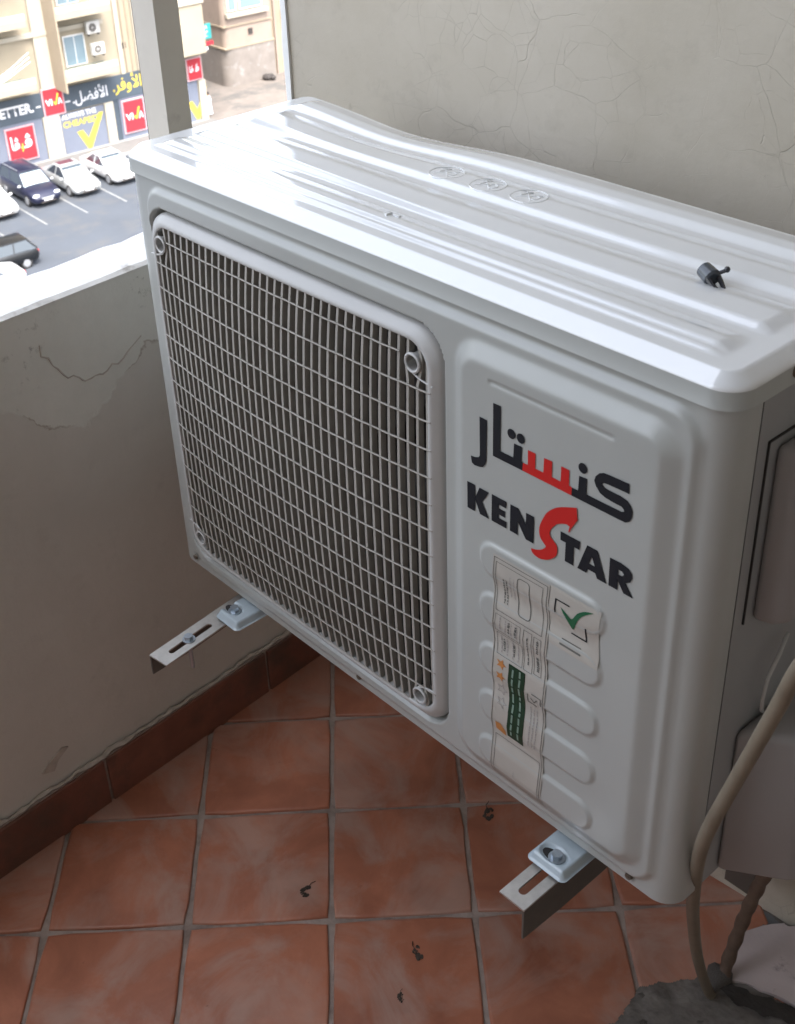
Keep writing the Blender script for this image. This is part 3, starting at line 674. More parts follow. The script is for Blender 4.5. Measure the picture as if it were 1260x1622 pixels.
def drape(name, x0, x1, z0, z1, m, parent, off, nx=8, nz=60, wav=0):
    V, F = [], []
    nx = max(1, nx); nz = max(1, nz)
    for i in range(nx+1):
        for j in range(nz+1):
            x, z = x0+(x1-x0)*i/nx, z0+(z1-z0)*j/nz; V.append((x+wav*math.sin(z*105)*.0008, hl(x, z)-off, z))
    for i in range(nx):
        for j in range(nz): a = i*(nz+1)+j; F.append((a, a+nz+1, a+nz+2, a+1))
    return mesh(name, V, F, m, True, parent)
def hl(x, z):                                              # the label bridges the hollows between the slots softly
    s = sum(float(hf(np.array(x), np.array(z+dz)))*w for dz, w in ((-.006, .2), (-.003, .2), (0, .2), (.003, .2), (.006, .2)))
    return -s
el = drape('energy_label', .585, .6525, .034, .3125, M_paper, ac, .0007, 8, 110, 1)
cl = drape('conformity_label', .6535, .7085, .250, .3135, M_paper, ac, .0006, 8, 30, 1)
def ln(x0, z0, x1, z1, w, m, parent, off=.0011, name='print_line'):
    n = max(1, int(math.hypot(x1-x0, z1-z0)/.004)); dx, dz = x1-x0, z1-z0; L_ = math.hypot(dx, dz); px, pz = -dz/L_*w/2, dx/L_*w/2
    V, F = [], []
    for i in range(n+1):
        x, z = x0+dx*i/n, z0+dz*i/n
        for s in (-1, 1):
            xx, zz = x+px*s, z+pz*s; V.append((xx+math.sin(zz*105)*.0008, hl(xx, zz)-off, zz))
    for i in range(n): F.append((i*2, i*2+2, i*2+3, i*2+1))
    return V, F
class INK:
    def __init__(s): s.V, s.F = [], []
    def line(s, *a, **k):
        V, F = ln(*a, None, None, **k); n = len(s.V); s.V += V; s.F += [tuple(n+i for i in f) for f in F]; return s
    def rect(s, x0, x1, z0, z1, w):
        s.line(x0, z0, x1, z0, w).line(x0, z1, x1, z1, w).line(x0, z0, x0, z1, w).line(x1, z0, x1, z1, w); return s
    def poly(s, pts, off=.0011):
        tri = tessellate_polygon([[Vector((x, z, 0)) for x, z in pts]]); n = len(s.V)
        s.V += [(x+math.sin(z*105)*.0008, hl(x, z)-off, z) for x, z in pts]; s.F += [tuple(n+i for i in t_) for t_ in tri]; return s
    def build(s, name, m, parent):
        return mesh(name, s.V, s.F, m, False, parent)
k = INK(); k.rect(.5868, .6505, .036, .310, .0007); k.rect(.5895, .6455, .251, .3055, .0006); k.rect(.5905, .648, .0405, .0935, .0006)
P = rrpts(.616, .6305, .258, .301, .004, 4, 4)
for a, b in zip(P, P[1:]+P[:1]): k.line(a[0], a[1], b[0], b[1], .0009)
k.rect(.5895, .6205, .226, .2462, .0005); k.rect(.591, .6225, .199, .2235, .0005); k.rect(.6245, .6345, .199, .2465, .0005); k.rect(.637, .6455, .201, .2455, .0005)
k.build('frame_lines', M_ink, el)
k = INK(); rnd = random.Random(4)
def scrib(k, x0, x1, z0, z1, cols, w):                    # rows of small upright lettering, read sideways on the label
    for c in range(cols):
        x = x0+(x1-x0)*(c+.5)/cols; z = z0
        while z < z1:
            l = rnd.uniform(.0012, .004); k.line(x+rnd.uniform(-.0004, .0004), z, x+rnd.uniform(-.0004, .0004), min(z+l, z1), w*rnd.uniform(.6, 1.2)); z += l+rnd.uniform(.0005, .0012)
scrib(k, .5975, .6045, .262, .290, 2, .0016); scrib(k, .594, .618, .205, .219, 2, .0022); scrib(k, .602, .619, .230, .243, 2, .0022); scrib(k, .6385, .6445, .205, .222, 1, .0030); scrib(k, .6385, .6445, .226, .243, 1, .0022); scrib(k, .626, .633, .206, .240, 1, .0016)
k.build('label_words', M_ink, el)
k = INK(); scrib(k, .592, .620, .229, .244, 4, .0012); scrib(k, .593, .621, .202, .221, 4, .0014); scrib(k, .605, .614, .272, .296, 2, .0010); scrib(k, .633, .645, .108, .157, 3, .0012); scrib(k, .594, .640, .052, .060, 1, .0010)
k.build('label_words', M_inkl, el)
drape('green_band', .6070, .6277, .1005, .1955, M_greend, el, .0010, 6, 60, 1)
k = INK(); 
for xx in (.6125, .6215):
    z = .105
    while z < .191:
        l = rnd.uniform(.004, .011); k.line(xx, z, xx+rnd.uniform(-.0004, .0004), z+l, .0022, off=.0014); z += l+.0022
k.build('band_words', mat('band_ink', (.18, .26, .21), .6), el)
def star(cx, cz, r, rot=0): return [(cx+(r if i % 2 == 0 else r*.45)*math.sin(i*math.pi/5+rot), cz+(r if i % 2 == 0 else r*.45)*math.cos(i*math.pi/5+rot)) for i in range(10)]
for nm, P in (('orange_star', star(.5975, .1885, .0068, 1.57)), ('orange_star', star(.5975, .1725, .0068, 1.57)), ('orange_arrow', [(.592, .111), (.599, .1125), (.605, .105), (.605, .0985), (.592, .101)])): k = INK(); k.poly(P); k.build(nm, M_orange, el)
k = INK()
for cz in (.155, .140):
    P = star(.598, cz, .0065, 1.57)
    for a, b in zip(P, P[1:]+P[:1]): k.line(a[0], a[1], b[0], b[1], .0006)
k.build('star_outlines', M_inkl, el)
k = INK(); k.line(.632, .1735, .632, .163, .0011).line(.632, .163, .643, .163, .0011).line(.637, .176, .648, .176, .0011).line(.648, .176, .648, .166, .0011).line(.636, .170, .640, .166, .0011).line(.640, .166, .644, .172, .0011)
k.build('corner_mark', M_ink, el)
k = INK(); k.line(.6605, .3025, .6605, .2865, .0014).line(.6600, .3022, .676, .3022, .0014); k.build('corner_bracket', M_black, cl); k = INK(); k.line(.695, .273, .695, .288, .0014).line(.678, .2725, .6955, .2725, .0014); k.build('corner_bracket', M_black, cl)
k = INK(); k.poly(smooth_poly([(.6665, .2965), (.6790, .2780), (.6815, .2790), (.6880, .2960), (.6950, .3040), (.7020, .3095), (.6930, .3065), (.6850, .2995), (.6800, .2900), (.6750, .2920)], (0, 1, 5), 3)); k.build('tick_print', M_green, cl)
k = INK(); k.line(.668, .2620, .690, .2625, .0012); k.build('label_line', M_ink, cl); k = INK(); k.line(.666, .2560, .690, .2560, .0020); k.build('label_line', M_ink, cl)

# ================================================================== BRACKETS + FEET
def slot_plate(b, x0, x1, y0, y1, z0, z1, slots):
    """flat bar with rounded through slots; slots = [(xc, ya, yb, halfwidth)] along y"""
    loops = [[Vector((x0, y0, 0)), Vector((x1, y0, 0)), Vector((x1, y1, 0)), Vector((x0, y1, 0))]]
    for xc, ya, yb, w in slots:
        P = [(xc+w*math.cos(a), yb-w+w*math.sin(a)) for a in np.linspace(0, math.pi, 7)] + [(xc+w*math.cos(a), ya+w+w*math.sin(a)) for a in np.linspace(math.pi, 2*math.pi, 7)]
        loops.append([Vector((x, y, 0)) for x, y in P])
    tri = tessellate_polygon(loops); flat = [p for l in loops for p in l]
    lo = [b.b.verts.new((p.x, p.y, z0)) for p in flat]; hi = [b.b.verts.new((p.x, p.y, z1)) for p in flat]
    for t_ in tri:
        b.b.faces.new([hi[i] for i in t_]); b.b.faces.new([lo[i] for i in t_][::-1])
    s = 0
    for l in loops:
        n = len(l)
        for i in range(n):
            a, c = s+i, s+(i+1) % n; b.b.faces.new((lo[a], lo[c], hi[c], hi[a]))
        s += n
def bracket(xc, ytip, side, rot, label, slots, depth0, depth1):
    """L-section arm: origin at the tip; local y runs back to the wall"""
    L_ = .3765-ytip-.01; e = empty('wall_bracket', (xc, ytip, -.0175)); e.rotation_euler.z = rot
    tag(e, label, 'bracket', 'galvanised wall brackets carrying the unit')
    w = .0158; b = MB(); slot_plate(b, -w, w, 0, L_, -.0022, 0, slots); b.build('top_flange', M_zinc, e)
    s = side; b = MB(); x0 = s*w-(.0022 if s > 0 else 0)
    V = [(0, -.0023), (L_, -.0023), (L_, -depth1), (.06, -depth1), (0, -depth0)]
    Mx = Matrix(((0, 0, 1, 0), (1, 0, 0, 0), (0, 1, 0, 0), (0, 0, 0, 1)))
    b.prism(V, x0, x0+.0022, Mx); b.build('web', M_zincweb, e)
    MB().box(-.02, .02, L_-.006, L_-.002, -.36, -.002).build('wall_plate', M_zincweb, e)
    return e
b1 = bracket(.1425, -.1365, -1, TH+.05, 'galvanised bracket end under the far left end of the unit, bolt in its slot',
             [(0.001, .018, .088, .0042), (.002, .100, .112, .0035)], .030, .034)
b2 = bracket(.6795, -.0855, 1, .01, 'galvanised bracket end under the near right end, empty slot',
             [(0.0, .012, .075, .0047)], .042, .046)
def hexbolt(p, r, h, parent, name='bolt', m=M_bolt, washer=True, shank=.0):
    b = MB(); x, y, z = p
    if washer: b.cyl((x, y, z), (x, y, z+.0014), r*1.45, None, 20)
    b.cyl((x, y, z+.0014), (x, y, z+.0014+h), r, r*.97, 6)
    if shank: b.cyl((x, y, z-shank), (x, y, z), r*.45, None, 10)
    return b.build(name, m, parent, True)
hexbolt((.001, .050, .0), .0058, .005, b1, shank=.045)
def foot(xc, w, bx, by):
    """pressed white foot tray with an oval dimple and a bolt"""
    x0, x1, y0, y1 = xc-w/2, xc+w/2, -.0385, .03; V = []; F = []; nx, ny = 40, 44
    for i in range(nx+1):
        for j in range(ny+1):
            x = x0+(x1-x0)*i/nx; y = y0+(y1-y0)*j/ny
            qx = max(x0+.007-x, x-(x1-.007)); qy = y0+.007-y
            if qx > 0 and qy > 0:
                h = math.hypot(qx, qy); k = max(qx, qy)/h; cx = x0+.007 if x < xc else x1-.007; cy = y0+.007; x, y = cx+(x-cx)*k, cy+(y-cy)*k
            d = float(rr(np.array(x), np.array(y), x0, x1, y0, y1+.05, .007))
            z = -.0138+.0088*float(sstep(.0008, .0065, np.array(d)))
            e = math.hypot((x-bx)/.0165, (y-by)/.0100)
            z -= .0036*float(sstep(1.05, .8, np.array(e)))
            V.append((x, y, z))
    for i in range(nx):
        for j in range(ny): a = i*(ny+1)+j; F.append((a, a+ny+1, a+ny+2, a+1))
    o = mesh('mounting_foot', V, F, M_foot, True, ac)
    hexbolt((bx+.003, by, -.0083), .0058, .0055, o)
    MB().prism([(bx+.012*math.cos(a)-.002, by+.0062*math.sin(a)) for a in np.linspace(0, 2*math.pi, 18, endpoint=False)], -.0089, -.0083).build('slot_hole', M_dark, o)
    return o
foot(.148, .047, .139, -.0185); foot(.6785, .049, .677, -.0215)

# ================================================================== SMALL THING ON THE LID
z = lidz(.685, .139); cpz = empty('plastic_clip', (.687, .125, z)); cpz.scale = (.78, .78, .78); CA = Matrix.Rotation(math.radians(-20), 4, 'Z')
tag(cpz, 'small black plastic cable clip with two prongs lying on the lid', 'clip')
b = MB(); b.M = CA @ Matrix.Translation((0, 0, .0098)) @ Matrix.Rotation(math.radians(13), 4, 'Y')
b.cyl((-.012, 0, 0), (.004, 0, 0), .0088, .0098, 24); b.cyl((.004, 0, 0), (.0065, 0, 0), .0098, .0075, 24); b.build('barrel', mat('clip_grey', (.045, .055, .07), .2, coat=.5), cpz, True)
for s in (-1, 1):
    b = MB(); b.M = CA @ Matrix.Translation((0, 0, .0095)) @ Matrix.Rotation(math.radians(20), 4, 'Y')
    b.tube([(.003, s*.0065, .002), (.014, s*.0055, .0), (.024, s*.003, -.0005), (.031, s*.0015, -.001)], .0026, 8, taper=[1.2, 1, .8, .35]); b.build('prong', M_clip, cpz, True)
b = MB(); b.M = CA; b.cyl((.006, .006, .014), (.010, .011, .0175), .0022, None, 8); b.sphere((.0105, .012, .0185), .0034, (1, 1, 1), 12); b.build('knob', M_clip, cpz, True)

# ================================================================== HOSES
def spline(P, n=8):
    P = [np.array(p, float) for p in P]; P = [2*P[0]-P[1]]+P+[2*P[-1]-P[-2]]; out = []
    for i in range(1, len(P)-2):
        p0, p1, p2, p3 = P[i-1:i+3]
        for t in np.arange(n)/n: out.append(tuple(.5*((2*p1)+(-p0+p2)*t+(2*p0-5*p1+4*p2-p3)*t*t+(-p0+3*p1-3*p2+p3)*t**3)))
    out.append(tuple(P[-2])); return out
hz = spline([(.706, .288, -.50), (0.712, 0.265, -0.470), (0.722, 0.226, -0.395), (0.738, 0.174, -0.289), (0.757, 0.124, -0.181), (0.778, 0.076, -0.074), (0.800, 0.035, 0.025), (0.815, 0.012, 0.093), (0.826, 0.004, 0.139), (0.838, 0.002, 0.185), (0.856, 0.0, 0.253), (0.872, -0.004, 0.312), (0.888, -0.012, 0.367), (.91, .01, .44), (.93, .08, .49), (.93, .18, .48), (.90, .30, .40), (.88, .37, .30)])
o = MB().tube(hz, .0066, 14).build('drain_hose', M_pipe, None, True)
tag(o, 'long pale beige drain hose curving from the unit down to the floor', 'hose')
hb = spline([(.712, .285, -.49), (.708, .305, -.44), (.712, .318, -.37), (.722, .322, -.30), (.738, .318, -.23), (.76, .30, -.12), (.79, .28, .0), (.82, .27, .10)])
o = MB().tube(hb, .0085, 12, taper=[1+.12*math.sin(i*1.7) for i in range(len(hb))]).build('wrapped_pipe', M_pipeb, None, True)
tag(o, 'short dirty brown wrapped pipe behind the beige hose', 'pipe')
o = bpy.data.objects.new('cement_collar', rock(12, 1)); COL.objects.link(o); o.location = (.703, .292, -.470); o.scale = (.017, .021, .026); o.data.polygons.foreach_set('use_smooth', [True]*len(o.data.polygons)); tag(o, 'grey cement lump packed round the pipe at the floor', 'cement')

# ================================================================== THE STREET BELOW
KS = .94
P0 = CAM+(np.array([-79.366, 35.278, -27.012])-CAM)*KS
dU = np.array([.0499, .99875])
EXT = Matrix(((dU[0]*KS, -dU[1]*KS, 0, P0[0]), (dU[1]*KS, dU[0]*KS, 0, P0[1]), (0, 0, KS, P0[2]), (0, 0, 0, 1)))   # X along the shop fronts, -Y towards us, Z up
def ext(o, loc=(0, 0, 0), rz=0): o.matrix_world = EXT @ Matrix.Translation(loc) @ Matrix.Rotation(rz, 4, 'Z'); return o
M_road = mat('asphalt', (.066, .074, .087), .9, spec=.08, var=.08, vscale=.35, bump=.2, bscale=12, dirt=(.08, .083, .088), dscale=.5, dlo=.5, dhi=.66)
M_yard = mat('dusty_paving', (.14, .122, .108), .9, var=.15, vscale=.6, dirt=(.09,.085,.08), dscale=.4, dlo=.5, dhi=.62)
M_pave = mat('pavement', (.12, .117, .113), .85, var=.1, vscale=1.5)
M_kerb = mat('kerb', (.24, .24, .23), .8, var=.15, vscale=2)
M_line = mat('road_paint', (.17, .175, .175), .7, var=.25, vscale=4)
M_cream = mat('cream_render', (.27, .232, .172), .8, var=.05, vscale=.6, dirt=(.27,.23,.17), dscale=.9, dlo=.58, dhi=.8)
M_creamL = mat('cream_render_pale', (.33, .30, .245), .8, var=.05, vscale=.8)
M_tan = mat('tan_render', (.25, .205, .15), .85, var=.06, vscale=.8)
M_pinkb = mat('pinkish_render', (.26, .205, .17), .85, var=.07, vscale=.6, dirt=(.21,.17,.14), dscale=.7, dlo=.5, dhi=.75)
M_base2 = mat('stained_grey_render', (.17, .15, .135), .85, var=.12, vscale=1.2, dirt=(.27,.27,.26), dscale=1.0, dlo=.56, dhi=.7)
M_slate = mat('slate_sign', (.045, .06, .078), .6, var=.05, vscale=1)
M_gpan = mat('grey_blue_panel', (.12, .135, .175), .55, var=.05, vscale=1)
M_glassw = mat('window_glass', (.16, .22, .26), .12, spec=.8)
M_glassd = mat('window_glass_dark', (.03, .05, .09), .12, spec=.8)
M_wframe = mat('window_frame', (.62, .62, .62), .5)
M_bfloor = mat('balcony_floor', (.15,.175,.15), .8, var=.1, vscale=2)
M_sred = mat('sign_red', (.35,.02,.03), .45)
M_sborder = mat('sign_border', (.42,.28,.3), .5)
M_swhite = mat('sign_white', (.6,.6,.62), .5)
M_syel = mat('sign_yellow', (.5,.38,.05), .5)
M_sgold = mat('sign_gold', (.75, .42, .05), .5)
M_steal = mat('sign_teal', (.02, .22, .22), .5)
M_ac2 = mat('ac_casing', (.4,.39,.37), .5)
M_blk = mat('dark_opening', (.035, .03, .028), .8)
road = mesh('road', [(-260, -260, 0), (260, -260, 0), (260, 260, 0), (-260, 260, 0)], [(0, 1, 2, 3)], M_road); ext(road); tag(road, kind='structure')
yard = mesh('side_yard', [(17.3, -1, .012), (60, -1, .012), (60, 60, .012), (17.3, 60, .012)], [(0, 1, 2, 3)], M_yard); ext(yard); tag(yard, kind='structure')
pv = MB().box(-30, 17.2, -2.7, .05, -.1, .13).build('pavement', M_pave); ext(pv); tag(pv, kind='structure')
kb = MB().box(-30, 17.2, -2.92, -2.703, -.1, .135).build('kerb', M_kerb); ext(kb); tag(kb, kind='structure')
for k, uu in enumerate((-7.7, -4.87, -2.04, .78, 3.6, 6.42, 9.24, 12.06)):
    o = MB().box(uu-.06, uu+.06, -11.3, -3.2, .002, .008).build('parking_line', M_line); ext(o); tag(o, kind='structure')
kb2 = MB().box(-40, 40, -19.7, -19.4, -.1, .13).build('kerb', M_kerb); ext(kb2); tag(kb2, kind='structure')
pv2 = MB().box(-40, 40, -60, -19.71, -.1, .12).build('pavement', M_pave); ext(pv2); tag(pv2, kind='structure')
own = bbox('lower_storeys', U0-.088, 14, -9, 4, P0[2], ZF-.17, M_room)
# ---- shop building
sb = empty('apartment_building'); ext(sb)
tag(sb, 'cream apartment building over grey shop fronts across the street', 'building')
def part(mb, name, m, parent=None): return mb.build(name, m, parent or sb)
part(MB().box(-16, 17.0, .0, 12, 0, 24), 'wall', M_cream)
part(MB().box(-16, 11.95, -.16, -.003, 3.12, 4.78), 'sign_fascia', M_slate)
part(MB().box(-16, 3.70, -.10, -.003, .12, 3.1), 'grey_panel', M_gpan); part(MB().box(5.0, 8.5, -.10, -.003, .12, 3.0), 'grey_panel', M_gpan); part(MB().box(9.72, 12.0, -.10, -.003, .12, 3.1), 'grey_panel', M_gpan)
part(MB().box(9.25, 9.70, -.05, -.003, .1, 3.1), 'slate_reveal', M_slate)
part(MB().box(15.2, 16.35, -.10, -.003, .1, 3.2), 'grey_panel', M_gpan); 
for a, b in ((3.72, 4.98), (8.52, 9.2), (16.42, 17.0)): part(MB().box(a, b, -.26, -.003, .1, 3.11, bev=.02), 'pillar', M_creamL)
part(MB().box(-16, 17, -.35, -.004, .02, .16), 'threshold', M_kerb)
part(MB().box(4.02, 5.0, -.25, -.004, 4.80, 20), 'pier', M_creamL)
part(MB().box(10.25, 10.55, -.20, -.004, 4.80, 20), 'pier', M_creamL); part(MB().box(11.6, 12.0, -.35, -.004, 4.80, 20), 'pier', M_creamL)
for px, pz in ((10.8, 4.85), (11.25, 4.85)): part(MB().cyl((px, -.10, pz), (px, -.10, 20), .06, None, 8), 'drain_pipe', M_tan)
part(MB().box(10.62, 10.95, -.06, -.003, 6.5, 6.9), 'vent_opening', M_blk)
for fl in range(3):
    zb = 5.5+4.1*fl
    for (a, b) in ((-9.5, -4.0), (-3.4, 2.97), (5.03, 9.2)):
        part(MB().box(a, b, -2.0, -.004, zb, zb+.45, bev=.02), 'balcony_slab', M_cream)
        part(MB().box(a, b, -2.0, -1.86, zb+.452, zb+.86, bev=.02), 'balcony_parapet', M_creamL)
        part(MB().box(a+.1, b-.1, -1.855, -.006, zb+.452, zb+.47), 'balcony_floor', M_bfloor)
        part(MB().box(a-.02, a+.10, -2.02, -.005, zb-.65, zb+4.1-.66), 'side_wall', M_tan)
        wx = a+1.25 if a > 4 else a+2.6
        w = part(MB().box(wx-.06, wx+1.56, -.05, -.004, zb+.55, zb+2.6), 'window', M_wframe)
        part(MB().box(wx+.02, wx+.74, -.07, -.052, zb+.62, zb+2.52), 'pane', M_glassw, w); part(MB().box(wx+.80, wx+1.48, -.07, -.052, zb+.62, zb+2.52), 'pane', M_glassw, w)
    part(MB().box(-9.6, 9.3, -.30, -.004, zb+3.0, zb+3.3), 'ledge', M_creamL)
part(MB().box(-3.2, -.2, -.075, -.055, 6.05, 8.6), 'dark_window', M_glassd)
for k in range(3):
    P = spline([(-2.9, -1.9, 7.3-.3*k), (-1.2, -1.95, 6.75-.25*k), (.6, -1.95, 6.9-.2*k), (2.8, -1.9, 8.0-.3*k)], 6)
    part(MB().tube(P, .035, 5), 'cable', M_wframe)
# the far bay beyond the post
part(MB().box(14.4, 16.4, -1.9, -.005, 5.45, 8.9, bev=.03), 'projecting_bay', M_cream); part(MB().box(14.3, 16.5, -2.0, -.004, 8.95, 9.25), 'bay_cap', M_creamL)
part(MB().box(14.6, 16.3, -.06, -.004, 9.7, 11.6), 'dark_window', M_blk)
# ---- signs
FT = {}
def text(name, body, h, m, parent, x, z, y, w=None, bold=.0, align='LEFT'):
    c = bpy.data.curves.new('t', 'FONT'); c.body = body; c.size = h*1.38; c.offset = bold; c.align_x = align; c.resolution_u = 2
    o = bpy.data.objects.new('t', c); COL.objects.link(o); bpy.context.view_layer.update()
    me = bpy.data.meshes.new_from_object(o); dims = o.dimensions.copy(); bpy.data.objects.remove(o); bpy.data.curves.remove(c)
    me.name = name; r = bpy.data.objects.new(name, me); COL.objects.link(r); me.materials.clear(); me.materials.append(m); r.parent = parent
    sx_ = w/dims.x if w else 1
    r.matrix_local = Matrix.Translation((x, y, z)) @ Matrix.Rotation(math.pi/2, 4, 'X') @ Matrix.Diagonal((sx_, 1, 1, 1))
    return r
def signbox(x0, x1, z0, z1, w, label, y=-.17, depth=.12, back=None):
    e = empty('shop_sign'); ext(e); tag(e, label, 'sign', 'shop signs on the building across the street')
    MB().box(x0, x1, y-depth, y, z0, z1).build('frame', M_sborder, e)
    MB().box(x0+w, x1-w, y-depth-.02, y-depth-.002, z0+w, z1-w).build('face', back or M_sred, e)
    return e, y-depth-.03
def flat(pts, y, m, name, parent):
    tri = tessellate_polygon([[Vector((a, b, 0)) for a, b in pts]]); V = [(a, y, b) for a, b in pts]
    return mesh(name, V, [tuple(t) for t in tri], m, False, parent)
def viva(x0, x1, z0, z1, label, y=-.17):
    e, yy = signbox(x0, x1, z0, z1, .09, label, y); W_ = x1-x0; c = (z0+z1)/2; hh = W_*.26
    text('letters', 'VI', hh, M_swhite, e, x0+W_*.13, c-hh*.5, yy, W_*.32, .02)
    text('letters', 'A', hh, M_swhite, e, x0+W_*.70, c-hh*.5, yy, W_*.22, .02)
    flat([(x0+W_*.47, c+.02), (x0+W_*.53, c+.02), (x0+W_*.575, c-hh*.25), (x0+W_*.70, c+hh*1.25), (x0+W_*.775, c+hh*1.25), (x0+W_*.60, c-hh*.55), (x0+W_*.54, c-hh*.55)], yy-.012, M_sgold, 'tick_letter', e)
    return e
viva(3.88, 5.50, 3.10, 5.02, 'red square sign on the cream pillar between the slate fascia texts')
viva(9.86, 11.66, .55, 2.95, 'red sign on the grey panel left of the balcony post', -.11)
e, yy = signbox(.80, 2.97, .52, 2.90, .09, 'red sign with Arabic word above the navy car', -.11)
text('letters', '\uFE8E', .9, M_swhite, e, 1.05, 1.42, yy, .26, .03); text('letters', '\uFB6D', .8, M_swhite, e, 1.27, 1.42, yy, .55, .02)
text('letters', '\uFEF4', .8, M_sgold, e, 1.80, 1.42, yy, .26, .03); text('letters', '\uFB6C', .8, M_swhite, e, 2.04, 1.42, yy, .62, .02)
e, yy = signbox(15.50, 16.80, 3.20, 4.85, .08, 'small red sign right of the post at the building corner')
text('letters', '\uFE8E', .45, M_swhite, e, 15.68, 3.85, yy, .14, .02); text('letters', '\uFB6D', .45, M_swhite, e, 15.82, 3.85, yy, .30, .02); text('letters', '\uFB6C', .45, M_swhite, e, 16.2, 3.85, yy, .36, .02)
ft = empty('fascia_lettering'); ft.parent = sb
text('letters', 'BETTER.', .66, M_swhite, ft, .22, 3.66, -.168, 2.95, .03); text('letters', '–', .5, M_swhite, ft, 3.42, 3.72, -.168, .35, .02)
text('letters', '–', .5, M_swhite, ft, 5.62, 3.62, -.168, .4, .02)
text('letters', '.\uFEDE\uFEC0\uFED3\uFEF7\uFE8D', .74, M_swhite, ft, 6.15, 3.58, -.168, 2.75, .012)
text('letters', '.\uFEAE\uFED3\uFEED\uFEF7\uFE8D', .86, M_syel, ft, 9.35, 3.72, -.168, 2.35, .015)
cp = empty('panel_lettering'); cp.parent = sb
text('letters', 'ALWAYS THE', .34, M_swhite, cp, 5.18, 2.62, -.108, 2.70, .015)
text('letters', 'CHEAPEST!', .42, M_syel, cp, 5.18, 2.02, -.108, 3.0, .015)
CK = [(6.15, 1.55), (6.62, 1.60), (6.98, .95), (8.02, 2.55), (8.40, 2.55), (7.12, .16), (6.86, .16)]
flat(CK, -.115, M_syel, 'tick', cp)
flat([(a+9.15, b+.1) for a, b in CK if a < 8.2] , -.115, M_syel, 'tick', cp)
e = empty('shop_sign'); ext(e); tag(e, 'small teal sign with white lines sticking out by the building corner', 'sign', 'shop signs on the building across the street')
MB().box(16.0, 17.35, -1.2, -1.05, 6.2, 7.25).build('panel', M_steal, e); MB().box(16.1, 17.5, -1.15, -1.02, 5.72, 5.98).build('lower_strip', M_sred, e); MB().box(16.2, 17.0, -1.15, -1.0, 5.4, 5.62).build('lower_strip', M_swhite, e)
for k in range(3): text('letters', ('عيادة', 'CLINIC', '050 221')[k] if False else ('\uFE94\uFEEF\uFE8E', '\uFEB3\uFEFC\uFEE1', '\uFEE3\uFEAE')[k], .2, M_swhite, e, 16.2, 6.95-.28*k, -1.21, .9, .01)
MB().box(16.5, 16.6, -1.1, 0, 7.2, 7.3).build('arm', M_wframe, e)
# ---- condensers on the balcony wall
def far_ac(x, z, y, label, w=1.0):
    e = empty('air_conditioner'); ext(e, (x, y, z)); tag(e, label, 'air conditioner', 'condensers on the balcony across the street')
    MB().box(0, w, -.32, 0, 0, w*.82, bev=.03).build('casing', M_ac2, e)
    b = MB(); b.cyl((w*.42, -.335, w*.41), (w*.42, -.322, w*.41), w*.30, None, 20); b.build('fan_opening', M_blk, e)
    b = MB(); b.tube([(w*.42+w*.30*math.cos(a), -.34, w*.41+w*.30*math.sin(a)) for a in np.linspace(0, 6.283, 20, endpoint=False)], .02, 5, True)
    for k in range(4): b.tube([(w*.42+w*.3*math.cos(k*.785), -.345, w*.41+w*.3*math.sin(k*.785)), (w*.42-w*.3*math.cos(k*.785), -.345, w*.41-w*.3*math.sin(k*.785))], .012, 4)
    b.build('fan_guard', M_ac2, e); MB().box(.1, .16, -.3, 0, -.12, -.002).box(w-.16, w-.1, -.3, 0, -.12, -.002).build('mount', M_blk, e)
far_ac(7.75, 8.10, -.55, 'upper pale condenser hanging on the balcony wall across the street'); far_ac(7.85, 6.7, -.75, 'lower pale condenser standing on the balcony floor across the street', .95)
# ---- second building
s2 = empty('corner_building'); ext(s2); tag(s2, 'pinkish beige corner building with stained grey base beyond the shops', 'building')
part(MB().prism([(23.1+.5*(1-math.sin(a)), 6.3+.5*(1-math.cos(a))) for a in np.linspace(0, math.pi/2, 6)][::-1]+[(27.7, 6.3), (27.7, 18), (23.1, 18)], 3.0, 22), 'wall', M_pinkb, s2)
part(MB().prism([(22.95+.8*(1-math.sin(a)), 6.15+.8*(1-math.cos(a))) for a in np.linspace(0, math.pi/2, 8)][::-1]+[(27.75, 6.15), (27.75, 18.1), (22.95, 18.1)], 0, 3.0), 'grey_base', M_base2, s2)
part(MB().box(22.9, 27.8, 6.1, 18.2, 3.003, 3.12), 'ledge', M_tan, s2); part(MB().box(23.0, 27.8, 6.2, 18.2, 4.7, 4.8), 'ledge', M_tan, s2)
part(MB().box(25.4, 25.8, 6.22, 6.297, 3.85, 4.3), 'vent_opening', M_blk, s2)
for (a, b, z0, z1) in ((23.6, 24.4, 5.9, 7.6), (24.7, 26.9, 5.9, 7.6), (23.7, 26.9, 10, 12)):
    w = part(MB().box(a, b, 6.2, 6.296, z0, z1), 'window', M_wframe, s2); part(MB().box(a+.1, b-.1, 6.17, 6.198, z0+.1, z1-.1), 'pane', M_glassw, w)
part(MB().box(23.3, 27.3, 5.9, 6.29, 5.45, 5.75), 'sill', M_creamL, s2)
s3 = empty('rear_building'); ext(s3); tag(s3, 'tan wall of the next building seen beside the plaster wall', 'building')
part(MB().box(27.8, 46, 6.9, 20, 0, 22), 'wall', M_tan, s3); part(MB().box(28.3, 28.5, 6.7, 6.897, 0, 16), 'drain_pipe', M_pinkb, s3); part(MB().box(29.2, 29.8, 6.5, 6.896, 4.2, 5.2), 'wall_box', M_blk, s3)
s4 = empty('far_building'); ext(s4); tag(s4, 'plain pinkish building far behind the shops', 'building')
part(MB().box(8, 22.5, 30, 42, 0, 22), 'wall', M_pinkb, s4)
for k in range(5):
    w = part(MB().box(9+2.7*k, 10.4+2.7*k, 29.9, 29.996, 9, 11), 'window', M_glassd, s4)
